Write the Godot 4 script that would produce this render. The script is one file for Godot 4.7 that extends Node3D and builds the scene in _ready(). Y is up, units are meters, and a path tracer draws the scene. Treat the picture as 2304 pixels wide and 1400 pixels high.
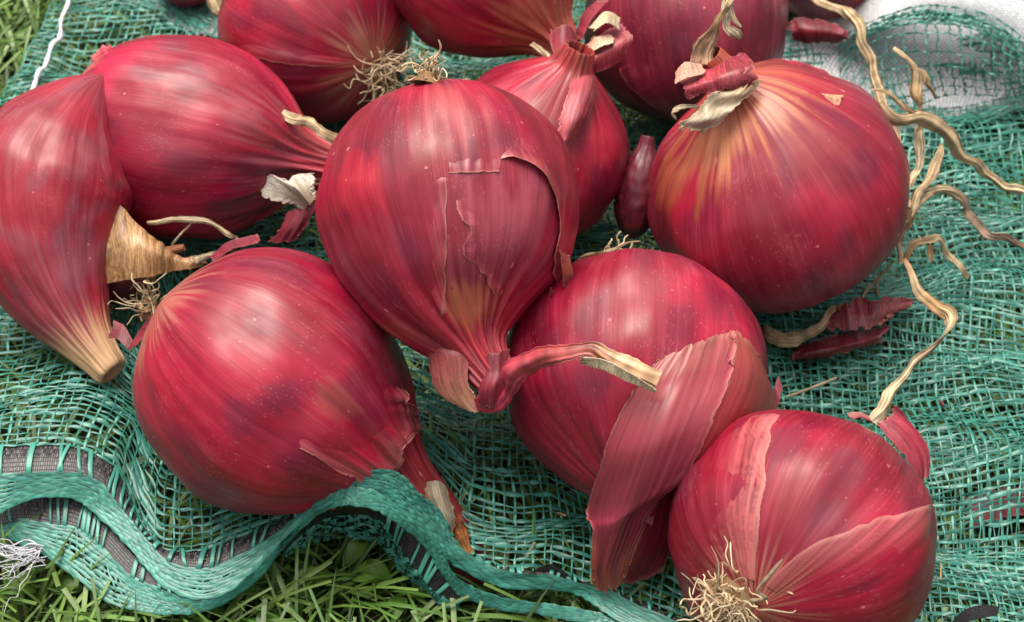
extends Node3D
# Red onions on a green mesh sack on a lawn. Shapes are written in centimetres and committed in metres.
const CM := 0.01
var rng := RandomNumberGenerator.new()
var nz := FastNoiseLite.new()
var origins := {}
var M := {}


# ---------------------------------------------------------------- mesh collecting
class Shape:
	var v := PackedVector3Array()
	var n := PackedVector3Array()
	var c := PackedColorArray()
	var t := PackedVector2Array()
	var i := PackedInt32Array()

	# w columns by h rows of points; wrap joins the last column to the first
	func grid(P: PackedVector3Array, C: PackedColorArray, UV: PackedVector2Array, w: int, h: int, wrap := false) -> void:
		var b := v.size()
		var N := PackedVector3Array()
		N.resize(w * h)
		var cols := w if wrap else w - 1
		for y in h - 1:
			for x in cols:
				var x1 := (x + 1) % w
				var a := y * w + x
				var d := y * w + x1
				var e := a + w
				var f := d + w
				var nn := (P[e] - P[d]).cross(P[f] - P[a])
				N[a] += nn
				N[d] += nn
				N[e] += nn
				N[f] += nn
				i.append_array([b + a, b + d, b + e, b + d, b + f, b + e])
		for k in w * h:
			N[k] = N[k].normalized() if N[k].length_squared() > 1e-20 else Vector3.UP
		v.append_array(P)
		n.append_array(N)
		c.append_array(C)
		t.append_array(UV)


# a surface sampled on a regular net and read back smoothly
class Surf:
	var nu := 0
	var nv := 0
	var p := PackedVector3Array()

	func at(u: float, w: float) -> Vector3:
		var x := clampf(u, 0.0, 1.0) * (nu - 1)
		var y := clampf(w, 0.0, 1.0) * (nv - 1)
		var i := mini(int(x), nu - 2)
		var j := mini(int(y), nv - 2)
		x -= i
		y -= j
		var k := j * nu + i
		return p[k].lerp(p[k + 1], x).lerp(p[k + nu].lerp(p[k + nu + 1], x), y)


# a lathe-like bulb: a round body about an axis that tapers to a bent neck
class Bulb:
	var c: Vector3
	var R := 4.0
	var a: Vector3
	var e1: Vector3
	var e2: Vector3
	var bend := Vector3.ZERO
	var arc := Vector3.ZERO
	var prof := []
	var ps := PackedFloat32Array()
	var pr := PackedFloat32Array()
	var rows := 0
	var seed := 0.0
	var lump := 0.02
	var ridge := 1.0
	var nz: FastNoiseLite
	var base: Color
	var bright: Color
	var dusk: Color
	var pink: Color
	var tan: Color
	var tan_amt := 0.6
	var tan_from := 0.75
	var root_amt := 0.8
	var spots := []

	func setup(cc: Vector3, rr: float, aa: Vector3, sq: float, nl: float, nr: float, toward: Vector3, per := 10, full := 0.0) -> void:
		c = cc
		R = rr
		a = aa
		var d := (toward - cc).normalized()
		e1 = (d - a * a.dot(d)).normalized()
		e2 = a.cross(e1)
		var k := [Vector2(-0.9, 0.0), Vector2(-0.935, 0.05), Vector2(-0.925, 0.13), Vector2(-0.86, 0.36), Vector2(-0.7, 0.67), Vector2(-0.4, 0.91), Vector2(0, 1), Vector2(0.34, 0.94), Vector2(0.6, 0.79 + full * 0.25), Vector2(0.8, 0.58 + full * 0.6), Vector2(0.95, 0.39 + full), Vector2(1.1, nr + 0.08 + full), Vector2(1.3, nr + 0.02 + full * 0.6), Vector2(nl, nr), Vector2(nl + 0.0, nr * 0.7), Vector2(nl - 0.12, nr * 0.3)]
		if prof: k = prof
		for s in k.size() - 1:
			for q in per:
				var f := float(q) / per
				var p: Vector2 = k[s].cubic_interpolate(k[s + 1], k[maxi(s - 1, 0)], k[mini(s + 2, k.size() - 1)], f)
				ps.append(p.x * sq)
				pr.append(maxf(p.y, 0.0))
		rows = ps.size()

	func point(th: float, s: float, r: float, off := 0.0) -> Vector3:
		var m := a * (s * R)
		var t := a
		if s > 0.6:
			var f := s - 0.6
			m += bend * pow(f, 2.5)
			t = (a * R + bend * 2.5 * pow(f, 1.5)).normalized()
		if arc != Vector3.ZERO:
			m += arc * s * s
			t = (a * R + arc * 2.0 * s).normalized()
		var f1 := (e1 - t * e1.dot(t)).normalized()
		var f2 := t.cross(f1)
		var co := cos(th)
		var si := sin(th)
		var q := Vector3(co, si, s) * 1.3
		var rr := r * (1.0 + lump * nz.get_noise_3d(q.x + seed, q.y, q.z) * 1.6)
		var w := smoothstep(0.45, 1.0, s) * ridge
		var fine := 0.006 * nz.get_noise_3d(co * 7.0 + seed, si * 7.0, s * 0.8)
		if w > 0.0:
			rr += w * (0.035 * nz.get_noise_3d(co * 2.6 + seed, si * 2.6, s * 1.3) + 0.022 * nz.get_noise_3d(co * 7.0, si * 7.0 + seed, s * 0.7)) * minf(1.0, r * 3.0 + 0.35)
		rr += fine * minf(1.0, r * 2.0)
		return c + m + (f1 * co + f2 * si) * (maxf(rr, 0.0) * R + off)

	func lookup(s: float) -> float:
		for k in range(4, rows - 1):
			if ps[k + 1] >= s:
				return lerpf(pr[k], pr[k + 1], clampf((s - ps[k]) / maxf(ps[k + 1] - ps[k], 1e-5), 0, 1))
		return pr[rows - 12]

	# the point of the bulb's surface nearest the axis direction of q, lifted by off
	func snap(q: Vector3, off: float) -> Vector3:
		var d := q - c
		var s := clampf(d.dot(a) / R, ps[2], ps[-1] - 0.1)
		d -= arc * s * s
		var th := atan2(d.dot(e2), d.dot(e1))
		var r := lookup(s)
		var p := point(th, s, r)
		var nn := ((p - c) - a * (p - c).dot(a) * 0.5).normalized()
		return p + nn * off

	func fine(q: Vector3) -> float:
		var d := q - c
		var th := atan2(d.dot(e2), d.dot(e1))
		var s := d.dot(a) / R
		return nz.get_noise_3d(cos(th) * 55.0 + seed, sin(th) * 55.0, s * 1.2) + 0.8 * nz.get_noise_3d(cos(th) * 20.0, sin(th) * 20.0 + seed, s * 1.5) + 0.5 * nz.get_noise_3d(cos(th) * 5.0, sin(th) * 5.0 + seed, s * 3.0)

	func color_at(q: Vector3) -> Color:
		var d := q - c
		var s := clampf(d.dot(a) / R, ps[2], ps[-1])
		d -= arc * s * s
		var th := atan2(d.dot(e2), d.dot(e1))
		var f := nz.get_noise_3d(cos(th) * 50.0 + seed, sin(th) * 50.0, s * 1.2) + 0.7 * nz.get_noise_3d(cos(th) * 20.0, sin(th) * 20.0 + seed, s)
		return color(th, s, q).lerp(Color(0.5, 0.12, 0.14) if f > 0 else Color(0.13, 0.01, 0.025), absf(f) * 0.2)

	func color(th: float, s: float, p: Vector3) -> Color:
		var co := cos(th)
		var si := sin(th)
		var b1 := nz.get_noise_3d(co * 0.9 + seed, si * 0.9, s * 0.8 + 3.0)
		var b2 := nz.get_noise_3d(co * 2.0, si * 2.0 + seed, s * 1.6)
		var st := nz.get_noise_3d(co * 8.0 + seed, si * 8.0, s * 0.55)
		var s2 := nz.get_noise_3d(co * 24.0, si * 24.0 + seed, s * 0.9)
		var k := base.lerp(bright, smoothstep(-0.25, 0.45, b1 + 0.15 * st))
		k = k.lerp(dusk, 0.55 * smoothstep(0.05, 0.7, b2 + 0.2 * st + 0.1 * s2))
		k = k.lerp(pink, 0.22 * smoothstep(0.05, 0.7, st * 0.55 + s2 * 0.5 - b1 * 0.4))
		var w := smoothstep(tan_from, tan_from + 0.45, s + 0.2 * st + 0.1 * s2) * tan_amt
		k = k.lerp(tan, w)
		var rt := smoothstep(-0.78, -0.94, s - 0.12 * s2) * root_amt
		k = k.lerp(Color(0.42, 0.2, 0.13), rt)
		for o in spots:
			var f: float = 1.0 - (p - (o[0] as Vector3)).length() / float(o[1])
			if f > -0.4:
				f = smoothstep(0.0, 0.6, f + 0.45 * st + 0.3 * s2 + 0.25 * b2)
				k = k.lerp(o[2], f * float(o[3]))
		return k


# ---------------------------------------------------------------- small helpers
func col(r: float, g: float, b: float) -> Color:
	return Color(r / 255.0, g / 255.0, b / 255.0).srgb_to_linear()


func noise(p: Vector3, f := 1.0) -> float:
	return nz.get_noise_3d(p.x * f, p.y * f, p.z * f)


func numbered(called: String) -> String:
	var k := 0
	var s := called
	while has_node(s):
		k += 1
		s = "%s_%03d" % [called, k]
	return s


func tag(o: Node, label: String, category: String, group := "", kind := "") -> void:
	if label: o.set_meta("label", label)
	if category: o.set_meta("category", category)
	if group: o.set_meta("group", group)
	if kind: o.set_meta("kind", kind)


func thing(called: String, at: Vector3, label: String, category: String, group := "") -> Node3D:
	var o := Node3D.new()
	o.name = numbered(called)
	o.position = at * CM
	add_child(o, true)
	origins[o] = at
	tag(o, label, category, group)
	return o


func to_mesh(s: Shape, at: Vector3) -> ArrayMesh:
	var arr := []
	arr.resize(Mesh.ARRAY_MAX)
	var p := PackedVector3Array()
	p.resize(s.v.size())
	for k in p.size():
		p[k] = (s.v[k] - at) * CM
	arr[Mesh.ARRAY_VERTEX] = p
	arr[Mesh.ARRAY_NORMAL] = s.n
	arr[Mesh.ARRAY_COLOR] = s.c
	arr[Mesh.ARRAY_TEX_UV] = s.t
	arr[Mesh.ARRAY_INDEX] = s.i
	var m := ArrayMesh.new()
	m.add_surface_from_arrays(Mesh.PRIMITIVE_TRIANGLES, arr)
	return m


# commits a shape as one named mesh; under a parent it keeps the parent's origin
func obj(called: String, s: Shape, mat: Material, parent: Node = null, at := Vector3.ZERO) -> MeshInstance3D:
	var o := MeshInstance3D.new()
	if parent == null or parent == self:
		parent = self
		o.position = at * CM
	else:
		at = origins[parent]
	o.mesh = to_mesh(s, at)
	o.material_override = mat
	o.name = numbered(called) if parent == self else called
	if parent != self:
		var k := 0
		while parent.has_node(NodePath(o.name)):
			k += 1
			o.name = "%s_%03d" % [called, k]
	parent.add_child(o, true)
	origins[o] = at
	return o


func catmull(p: Array, f: float) -> Vector3:
	var x := clampf(f, 0, 1) * (p.size() - 1)
	var k := mini(int(x), p.size() - 2)
	return (p[k] as Vector3).cubic_interpolate(p[k + 1], p[maxi(k - 1, 0)], p[mini(k + 2, p.size() - 1)], x - k)


func ramp(list: Array, f: float) -> Color:
	var x := clampf(f, 0, 1) * (list.size() - 1)
	var k := mini(int(x), list.size() - 2)
	return (list[k] as Color).lerp(list[k + 1], x - k)


func val(list: Array, f: float) -> float:
	var x := clampf(f, 0, 1) * (list.size() - 1)
	var k := mini(int(x), list.size() - 2)
	return lerpf(list[k], list[k + 1], x - k)


# a round tube along a path
func tube(s: Shape, path: Array, r0: float, r1: float, cols: Array, sides := 6, steps := 0) -> void:
	var n := steps if steps else path.size() * 4
	var P := PackedVector3Array()
	var C := PackedColorArray()
	var U := PackedVector2Array()
	var side := Vector3.ZERO
	for k in n + 1:
		var f := float(k) / n
		var p := catmull(path, f)
		var t := (catmull(path, minf(f + 0.02, 1)) - catmull(path, maxf(f - 0.02, 0))).normalized()
		if side == Vector3.ZERO:
			side = t.cross(Vector3(0.3, 1, 0.2)).normalized()
		side = (side - t * t.dot(side)).normalized()
		var up := t.cross(side)
		var r := lerpf(r0, r1, f) * (1.0 + 0.35 * noise(p, 2.3))
		if k == n:
			r *= 0.35
		var cc := ramp(cols, f)
		for q in sides:
			var an := TAU * q / sides
			P.append(p + (side * cos(an) + up * sin(an)) * r)
			C.append(cc * (1.0 + 0.25 * noise(p + side * q, 3.0)))
			U.append(Vector2(float(q) / sides, f))
	s.grid(P, C, U, sides, n + 1, true)


# a withered leaf strip: a flattened, ridged, twisted tube along a path
func strip(s: Shape, path: Array, widths: Array, flat: float, tw0: float, tw1: float, cols: Array, seed := 0.0, steps := 90) -> void:
	var P := PackedVector3Array()
	var C := PackedColorArray()
	var U := PackedVector2Array()
	var side := Vector3.ZERO
	var sides := 34
	for k in steps + 1:
		var f := float(k) / steps
		var p := catmull(path, f)
		p += Vector3(noise(p, 0.55 + seed * 0.001), noise(p + Vector3(7, 0, 0), 0.55), noise(p + Vector3(0, 9, 0), 0.55)) * 0.14
		var t := (catmull(path, minf(f + 0.01, 1)) - catmull(path, maxf(f - 0.01, 0))).normalized()
		if side == Vector3.ZERO:
			side = t.cross(Vector3(0.1, 1, 0.3)).normalized()
		side = (side - t * t.dot(side)).normalized()
		var up := t.cross(side)
		var w := 0.7 * val(widths, f) * (1.0 + 0.2 * noise(p + Vector3(seed, 0, 0), 0.9) + 0.09 * noise(p, 3.7))
		var tw := lerpf(tw0, tw1, f) + 0.5 * noise(p + Vector3(0, seed, 0), 0.35)
		var cr := 0.75 * nz.get_noise_2d(f * 2.6 + seed, seed * 2.0) + 0.35
		for q in sides:
			var an := TAU * q / sides
			var rid := 1.0 + 0.12 * nz.get_noise_3d(cos(an) * 3.0 + seed, sin(an) * 3.0, f * 4.0)
			var x := cos(an) * w * rid
			var y := sin(an) * w * flat * 0.45 + w * cr * (absf(cos(an)) - 0.5) + w * 0.2 * nz.get_noise_3d(cos(an) * 5.5 + seed, signf(sin(an)) * 0.2, f * 2.0)
			P.append(p + side * (x * cos(tw) - y * sin(tw)) + up * (x * sin(tw) + y * cos(tw)))
			var g := nz.get_noise_3d(cos(an) * 9.0 + seed, sin(an) * 9.0, f * 1.6)
			C.append(ramp(cols, f) * (1.0 + 0.6 * g + 0.35 * noise(p, 1.9)))
			U.append(Vector2(float(q) / sides, f))
	s.grid(P, C, U, sides, steps + 1, true)


# a thin skin through rows of control points; its rim is ragged, its face is wrinkled along v
func flake(s: Shape, rows: Array, nu: int, nv: int, rag: float, wrin: float, cols: Array, seed: float, pale := 0.35, th := 0.03) -> void:
	var P := PackedVector3Array()
	var C := PackedColorArray()
	var U := PackedVector2Array()
	var pts := []
	for row in rows:
		pts.append(row)
	var net := PackedVector3Array()
	net.resize((nu + 1) * (nv + 1))
	var mid: Array = pts[pts.size() / 2]
	var eu := clampf((mid[0] as Vector3).distance_to(mid[-1]), 0.6, 6.0)
	var ev := clampf((pts[0][1] as Vector3).distance_to(pts[-1][1]), 0.6, 8.0)
	for j in nv + 1:
		var fv := float(j) / nv
		for i in nu + 1:
			var fu := float(i) / nu
			var r0 := nz.get_noise_2d(fv * ev * 1.5 + seed, seed * 3.0) + 0.6 * nz.get_noise_2d(fv * ev * 5.0 + seed, seed)
			var r1 := nz.get_noise_2d(fv * ev * 1.5 - seed, seed * 5.0) + 0.6 * nz.get_noise_2d(fv * ev * 5.0 - seed, seed)
			var r2 := nz.get_noise_2d(fu * eu * 1.5 + seed, seed * 7.0) + 0.6 * nz.get_noise_2d(fu * eu * 5.0, seed)
			var r3 := nz.get_noise_2d(fu * eu * 1.5 - seed, seed * 9.0) + 0.6 * nz.get_noise_2d(fu * eu * 5.0 + 5.0, seed)
			var gu := fu + rag * ((0.6 + r0) * smoothstep(0.3, 0.0, fu) - (0.6 + r1) * smoothstep(0.7, 1.0, fu))
			var gv := fv + rag * ((0.6 + r2) * smoothstep(0.3, 0.0, fv) - (0.6 + r3) * smoothstep(0.7, 1.0, fv))
			var line := []
			for row in pts:
				line.append(catmull(row, gu))
			net[j * (nu + 1) + i] = catmull(line, gv)
	var W := nu + 1
	var lu := 0.0
	var lv := 0.0
	for i in nu: lu += net[nv / 2 * W + i].distance_to(net[nv / 2 * W + i + 1])
	for j in nv: lv += net[j * W + nu / 2].distance_to(net[(j + 1) * W + nu / 2])
	wrin *= clampf(lu / 2.2, 0.25, 1.0)
	lu = clampf(lu, 0.8, 5.0)
	lv = clampf(lv, 0.8, 8.0)
	for j in nv + 1:
		for i in nu + 1:
			var fu := float(i) / nu
			var fv := float(j) / nv
			var a: Vector3 = net[j * W + mini(i + 1, nu)] - net[j * W + maxi(i - 1, 0)]
			var b: Vector3 = net[mini(j + 1, nv) * W + i] - net[maxi(j - 1, 0) * W + i]
			var nn := a.cross(b).normalized()
			var g := nz.get_noise_3d(fu * lu * 0.8, fv * lv * 0.2, seed) + 0.4 * nz.get_noise_3d(fu * lu * 2.6, fv * lv * 0.3, seed + 4.0) + 0.4 * nz.get_noise_3d(fu * lu * 0.6, fv * lv * 0.9, seed + 9.0)
			P.append(net[j * W + i] + nn * g * wrin)
			var vein := nz.get_noise_3d(fu * lu * 9.0, fv * lv * 0.35, seed + 20.0)
			var cc := ramp(cols, fv + 0.12 * g) * (1.0 + 0.28 * g + 0.24 * vein)
			var rim := minf(minf(fu, 1.0 - fu), minf(fv, 1.0 - fv))
			cc = cc.lerp(Color(0.52, 0.24, 0.19), pale * smoothstep(0.05, 0.0, rim))
			C.append(cc)
			U.append(Vector2(fu, fv))
	# two faces and a rim, so that the skin has a thickness
	var first := s.v.size()
	s.grid(P, C, U, W, nv + 1)
	var Q := PackedVector3Array()
	for k in P.size():
		Q.append(P[k] - s.n[first + k] * th)
	s.grid(Q, C, U, W, nv + 1)
	var edge := PackedInt32Array()
	for i in W: edge.append(i)
	for j in range(1, nv + 1): edge.append(j * W + nu)
	for i in range(nu - 1, -1, -1): edge.append(nv * W + i)
	for j in range(nv - 1, 0, -1): edge.append(j * W)
	var E := PackedVector3Array()
	var EC := PackedColorArray()
	var EU := PackedVector2Array()
	for lay in 2:
		for k in edge:
			E.append(P[k] if lay == 0 else Q[k])
			EC.append(C[k])
			EU.append(U[k])
	s.grid(E, EC, EU, edge.size(), 2, true)


func loft(rows: Array, nu: int, nv: int) -> Surf:
	var s := Surf.new()
	s.nu = nu
	s.nv = nv
	for j in nv:
		for i in nu:
			var line := []
			for row in rows:
				line.append(catmull(row, float(i) / (nu - 1)))
			s.p.append(catmull(line, float(j) / (nv - 1)))
	return s


# one tape of a woven net: runs along u (or v) of the surface at a fixed place of the other
func tape(m: Shape, s: Surf, along_u: bool, fixed: float, a0: float, a1: float, steps: int, w: float, crossings: float, lift: float, phase: int, wob: float, base: Color, twist: float, var_w: float) -> void:
	var P := PackedVector3Array()
	var C := PackedColorArray()
	var U := PackedVector2Array()
	var id := rng.randf() * 400.0
	var tone := 0.82 + 0.36 * rng.randf()
	var pts := PackedVector3Array()
	var nrm := PackedVector3Array()
	for k in steps + 1:
		var f := lerpf(a0, a1, float(k) / steps)
		var o := fixed + wob * (nz.get_noise_2d(f * 13.0, id) + 0.4 * nz.get_noise_2d(f * 45.0, id + 50.0))
		var u := f if along_u else o
		var q := o if along_u else f
		var p := s.at(u, q)
		var e := 0.004
		var du := s.at(u + e, q) - s.at(u - e, q)
		var dv := s.at(u, q + e) - s.at(u, q - e)
		var nn := du.cross(dv).normalized()
		if nn.y < 0.0: nn = -nn
		pts.append(p + nn * (lift * cos(PI * (f * crossings + phase))))
		nrm.append(nn)
	for k in steps + 1:
		var t := (pts[mini(k + 1, steps)] - pts[maxi(k - 1, 0)]).normalized()
		var side := t.cross(nrm[k]).normalized()
		var f := lerpf(a0, a1, float(k) / steps)
		var tw := twist * nz.get_noise_2d(f * 26.0, id + 9.0) * 2.0
		side = side * cos(tw) + nrm[k] * sin(tw)
		var up := t.cross(side)
		var ww := w * 0.5 * (1.0 + var_w * 1.6 * nz.get_noise_2d(f * 55.0, id + 21.0))
		var g := tone * (1.0 + 0.3 * nz.get_noise_2d(f * 60.0, id))
		P.append(pts[k] - side * ww)
		P.append(pts[k] - up * ww * 0.35)
		P.append(pts[k] + side * ww)
		C.append(base * g * 0.85)
		C.append(base * g * 1.15)
		C.append(base * g * (0.85 + 0.3 * rng.randf()))
		U.append(Vector2(0, f))
		U.append(Vector2(0.5, f))
		U.append(Vector2(1, f))
	m.grid(P, C, U, 3, steps + 1)


func plain_sheet(s: Surf, c: Color, uvx: float, uvy: float, th := 0.05) -> Shape:
	var m := Shape.new()
	var C := PackedColorArray()
	var U := PackedVector2Array()
	for j in s.nv:
		for i in s.nu:
			C.append(c)
			U.append(Vector2(uvx * i / (s.nu - 1), uvy * j / (s.nv - 1)))
	m.grid(s.p, C, U, s.nu, s.nv)
	var Q := PackedVector3Array()
	for k in s.p.size():
		Q.append(s.p[k] - m.n[k] * th)
	m.grid(Q, C, U, s.nu, s.nv)
	return m


func mat(rough: float, spec := 0.5) -> StandardMaterial3D:
	var m := StandardMaterial3D.new()
	m.vertex_color_use_as_albedo = true
	m.roughness = rough
	m.metallic_specular = spec
	m.cull_mode = BaseMaterial3D.CULL_DISABLED
	return m


# ---------------------------------------------------------------- textures
# streaks along the bulb, dark speckles, pale scuffs: colour with the share in alpha
func skin_overlay(seed: int) -> ImageTexture:
	var w := 1024
	var h := 384
	var b := PackedByteArray()
	b.resize(w * h * 4)
	var r := RandomNumberGenerator.new()
	r.seed = seed
	var o := float(seed) * 13.7
	var cs := PackedVector2Array()
	for x in w:
		cs.append(Vector2.from_angle(TAU * x / w))
	for y in h:
		var t := float(y) / h
		for x in w:
			var q := cs[x]
			var f := nz.get_noise_3d(q.x * 62.0 + o, q.y * 62.0, t * 3.0)
			var g := nz.get_noise_3d(q.x * 22.0, q.y * 22.0 + o, t * 2.2)
			var p := nz.get_noise_3d(q.x * 3.0 + o, q.y * 3.0, t * 5.0)
			var v := 1.0 - absf(nz.get_noise_3d(q.x * 15.0, q.y * 15.0 + o, t * 1.1 + 3.0))
			var mo := nz.get_noise_3d(q.x * 7.0 + o, q.y * 7.0, t * 16.0)
			var s := f * 0.62 + g * 0.25 + p * 0.45 + mo * 0.3 - 1.1 * pow(v, 26.0)
			var k := (y * w + x) * 4
			if s > 0.0:
				b[k] = 214
				b[k + 1] = 86
				b[k + 2] = 106
				b[k + 3] = int(clampf(s * 0.2, 0, 0.26) * 255)
			else:
				b[k] = 104
				b[k + 1] = 14
				b[k + 2] = 38
				b[k + 3] = int(clampf(-s * 0.34, 0, 0.42) * 255)
	for n in 100:   # speckles
		var cx := r.randi() % w
		var cy := 20 + r.randi() % (h - 40)
		var dark := r.randf() < 0.55
		var rad := 0.8 + 1.8 * r.randf() * r.randf()
		for dy in range(-3, 4):
			for dx in range(-4, 5):
				if Vector2(dx * 0.7, dy).length() <= rad:
					var k := ((cy + dy) * w + posmod(cx + dx, w)) * 4
					b[k] = 110 if dark else 235
					b[k + 1] = 8 if dark else 150
					b[k + 2] = 28 if dark else 150
					b[k + 3] = 175 if dark else 120
	for n in 60:   # scuffed dust in short dashes along the skin
		var cx := r.randi() % w
		var cy := 40 + r.randi() % (h - 80)
		for q in 40:
			var x := posmod(cx + int(r.randfn() * 22.0), w)
			var y := cy + int(r.randfn() * 11.0)
			for l in r.randi_range(1, 3):
				var yy := clampi(y + l, 0, h - 1)
				var k := (yy * w + x) * 4
				b[k] = 232
				b[k + 1] = 178
				b[k + 2] = 182
				b[k + 3] = r.randi_range(15, 65)
	return ImageTexture.create_from_image(Image.create_from_data(w, h, false, Image.FORMAT_RGBA8, b))


func skin_relief() -> ImageTexture:
	var w := 1024
	var h := 256
	var b := PackedByteArray()
	b.resize(w * h)
	for y in h:
		var t := float(y) / h
		for x in w:
			var q := Vector2.from_angle(TAU * x / w)
			var f := nz.get_noise_3d(q.x * 40.0, q.y * 40.0, t * 2.0) * 0.5 + nz.get_noise_3d(q.x * 13.0, q.y * 13.0, t * 1.3 + 9.0) * 0.8 + nz.get_noise_3d(q.x * 9.0, q.y * 9.0, t * 24.0) * 0.22
			b[y * w + x] = int(clampf(0.5 + 0.45 * f, 0, 1) * 255)
	return ImageTexture.create_from_image(Image.create_from_data(w, h, false, Image.FORMAT_L8, b))


# a flat woven tape: rows of short bars, in tones round white
func woven_tex(w: int, h: int, bx: int, by: int, lo: float, seed: int) -> ImageTexture:
	var im := Image.create(w, h, false, Image.FORMAT_L8)
	var r := RandomNumberGenerator.new()
	r.seed = seed
	im.fill(Color(lo, lo, lo))
	for y in range(0, h, by):
		for x in range(0, w, bx):
			var g := lerpf(lo, 1.0, 0.25 + 0.75 * r.randf()) * (1.0 if (x / bx + y / by) % 2 == 0 else 0.8)
			im.fill_rect(Rect2i(x, y, bx - 1, by - 1), Color(g, g, g))
	return ImageTexture.create_from_image(im)


func soil_tex() -> ImageTexture:
	var w := 256
	var im := Image.create(w, w, false, Image.FORMAT_RGB8)
	for y in w:
		for x in w:
			var f := 0.5 + 0.5 * nz.get_noise_2d(x * 0.09, y * 0.09) + 0.3 * nz.get_noise_2d(x * 0.4, y * 0.4 + 70.0)
			im.set_pixel(x, y, Color(0.16, 0.13, 0.08).lerp(Color(0.2, 0.22, 0.1), clampf(f, 0, 1)))
	return ImageTexture.create_from_image(im)


# soft light and dark in an overcast sky
func clouds() -> ImageTexture:
	var w := 256
	var h := 128
	var im := Image.create(w, h, false, Image.FORMAT_RGBA8)
	for y in h:
		var el := PI * (0.5 - (y + 0.5) / h)
		for x in w:
			var az := TAU * x / w
			var d := Vector3(cos(el) * cos(az), sin(el) * 1.4, cos(el) * sin(az))
			var f := 0.5 + 0.6 * noise(d, 1.7) + 0.35 * noise(d + Vector3(5, 0, 0), 4.0) + 0.15 * noise(d, 9.0)
			im.set_pixel(x, y, Color(1, 1, 1, clampf(f, 0, 1) * smoothstep(0.15, 0.85, sin(el))))
	return ImageTexture.create_from_image(im)


# fibres that run along v: a tone round white
func fibre_tex() -> ImageTexture:
	var w := 512
	var h := 96
	var b := PackedByteArray()
	b.resize(w * h)
	for y in h:
		for x in w:
			var q := Vector2.from_angle(TAU * x / w)
			var t := float(y) / h
			var f := 0.6 * nz.get_noise_3d(q.x * 30.0, q.y * 30.0, t * 2.0) + 0.5 * nz.get_noise_3d(q.x * 11.0, q.y * 11.0, t * 3.0 + 5.0) + 0.25 * nz.get_noise_3d(q.x * 6.0, q.y * 6.0, t * 14.0)
			b[y * w + x] = int(clampf(0.8 + 0.32 * f, 0, 1) * 255)
	return ImageTexture.create_from_image(Image.create_from_data(w, h, false, Image.FORMAT_L8, b))


# where the skin is dull and where it shines
func sheen_tex() -> ImageTexture:
	var w := 512
	var h := 256
	var b := PackedByteArray()
	b.resize(w * h)
	for y in h:
		for x in w:
			var q := Vector2.from_angle(TAU * x / w)
			var t := float(y) / h
			var f := 0.7 * nz.get_noise_3d(q.x * 3.0, q.y * 3.0, t * 6.0) + 0.4 * nz.get_noise_3d(q.x * 9.0, q.y * 9.0, t * 14.0) + 0.4 * nz.get_noise_3d(q.x * 30.0, q.y * 30.0, t * 3.0)
			b[y * w + x] = int(clampf(0.47 + 0.16 * f, 0.3, 0.8) * 255)
	return ImageTexture.create_from_image(Image.create_from_data(w, h, false, Image.FORMAT_L8, b))


# ---------------------------------------------------------------- builders
const CR := Color(0.2, 0.005, 0.02)
const BRI := Color(0.36, 0.008, 0.038)
const DUS := Color(0.1, 0.013, 0.034)
const PIN := Color(0.37, 0.055, 0.085)
const TAN := Color(0.47, 0.2, 0.085)
const STRAW := Color(0.66, 0.49, 0.3)
const STRAW2 := Color(0.46, 0.27, 0.13)
const CREAM := Color(0.66, 0.54, 0.38)
const PAPER := Color(0.33, 0.035, 0.06)
const PAPER2 := Color(0.2, 0.018, 0.036)
const GREEN := Color(0.036, 0.17, 0.136)
var eye := Vector3(0, 0.53793, 0.41781)
var onions := {}


func bulb(o: Node3D, c: Vector3, R: float, a: Vector3, p: Dictionary, columns := 150) -> Bulb:
	var b := Bulb.new()
	b.nz = nz
	b.seed = p.get("seed", 1.0)
	b.base = p.get("base", CR)
	b.bright = p.get("bright", BRI)
	b.dusk = p.get("dusk", DUS)
	b.pink = p.get("pink", PIN)
	b.tan = p.get("tan", TAN)
	b.tan_amt = p.get("tan_amt", 0.5)
	b.tan_from = p.get("tan_from", 0.85)
	b.root_amt = p.get("root_amt", 0.6)
	b.bend = p.get("bend", Vector3.ZERO)
	b.lump = p.get("lump", 0.022)
	b.ridge = p.get("ridge", 1.0)
	b.spots = p.get("spots", [])
	b.arc = p.get("arc", Vector3.ZERO)
	b.prof = p.get("prof", [])
	b.setup(c, R, a, p.get("sq", 1.0), p.get("nl", 1.35), p.get("nr", 0.14), eye / CM, p.get("per", 10), p.get("full", 0.0))
	var P := PackedVector3Array()
	var C := PackedColorArray()
	var U := PackedVector2Array()
	for k in b.rows:
		for x in columns + 1:
			var th := TAU * (x % columns) / columns
			var q := b.point(th, b.ps[k], b.pr[k])
			P.append(q)
			C.append(b.color(th, b.ps[k], q))
			U.append(Vector2(float(x) / columns, 0.08 + 0.36 * (b.ps[k] + 1.0)))
	var s := Shape.new()
	s.grid(P, C, U, columns + 1, b.rows)
	for k in b.rows:   # the seam's two columns share a normal
		var i0 := k * (columns + 1)
		var nn := (s.n[i0] + s.n[i0 + columns]).normalized()
		s.n[i0] = nn
		s.n[i0 + columns] = nn
	obj("bulb", s, M.skin[int(p.get("look", 0))], o)
	return b


func onion(key: String, label: String, c: Vector3, R: float, a: Vector3, p: Dictionary, columns := 150) -> Node3D:
	var o := thing("red_onion", Vector3(c.x, maxf(c.y - R, 0.0), c.z), label, "onion", "red onions heaped on the green sack")
	onions[key] = bulb(o, c, R, a, p, columns)
	return o


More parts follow.
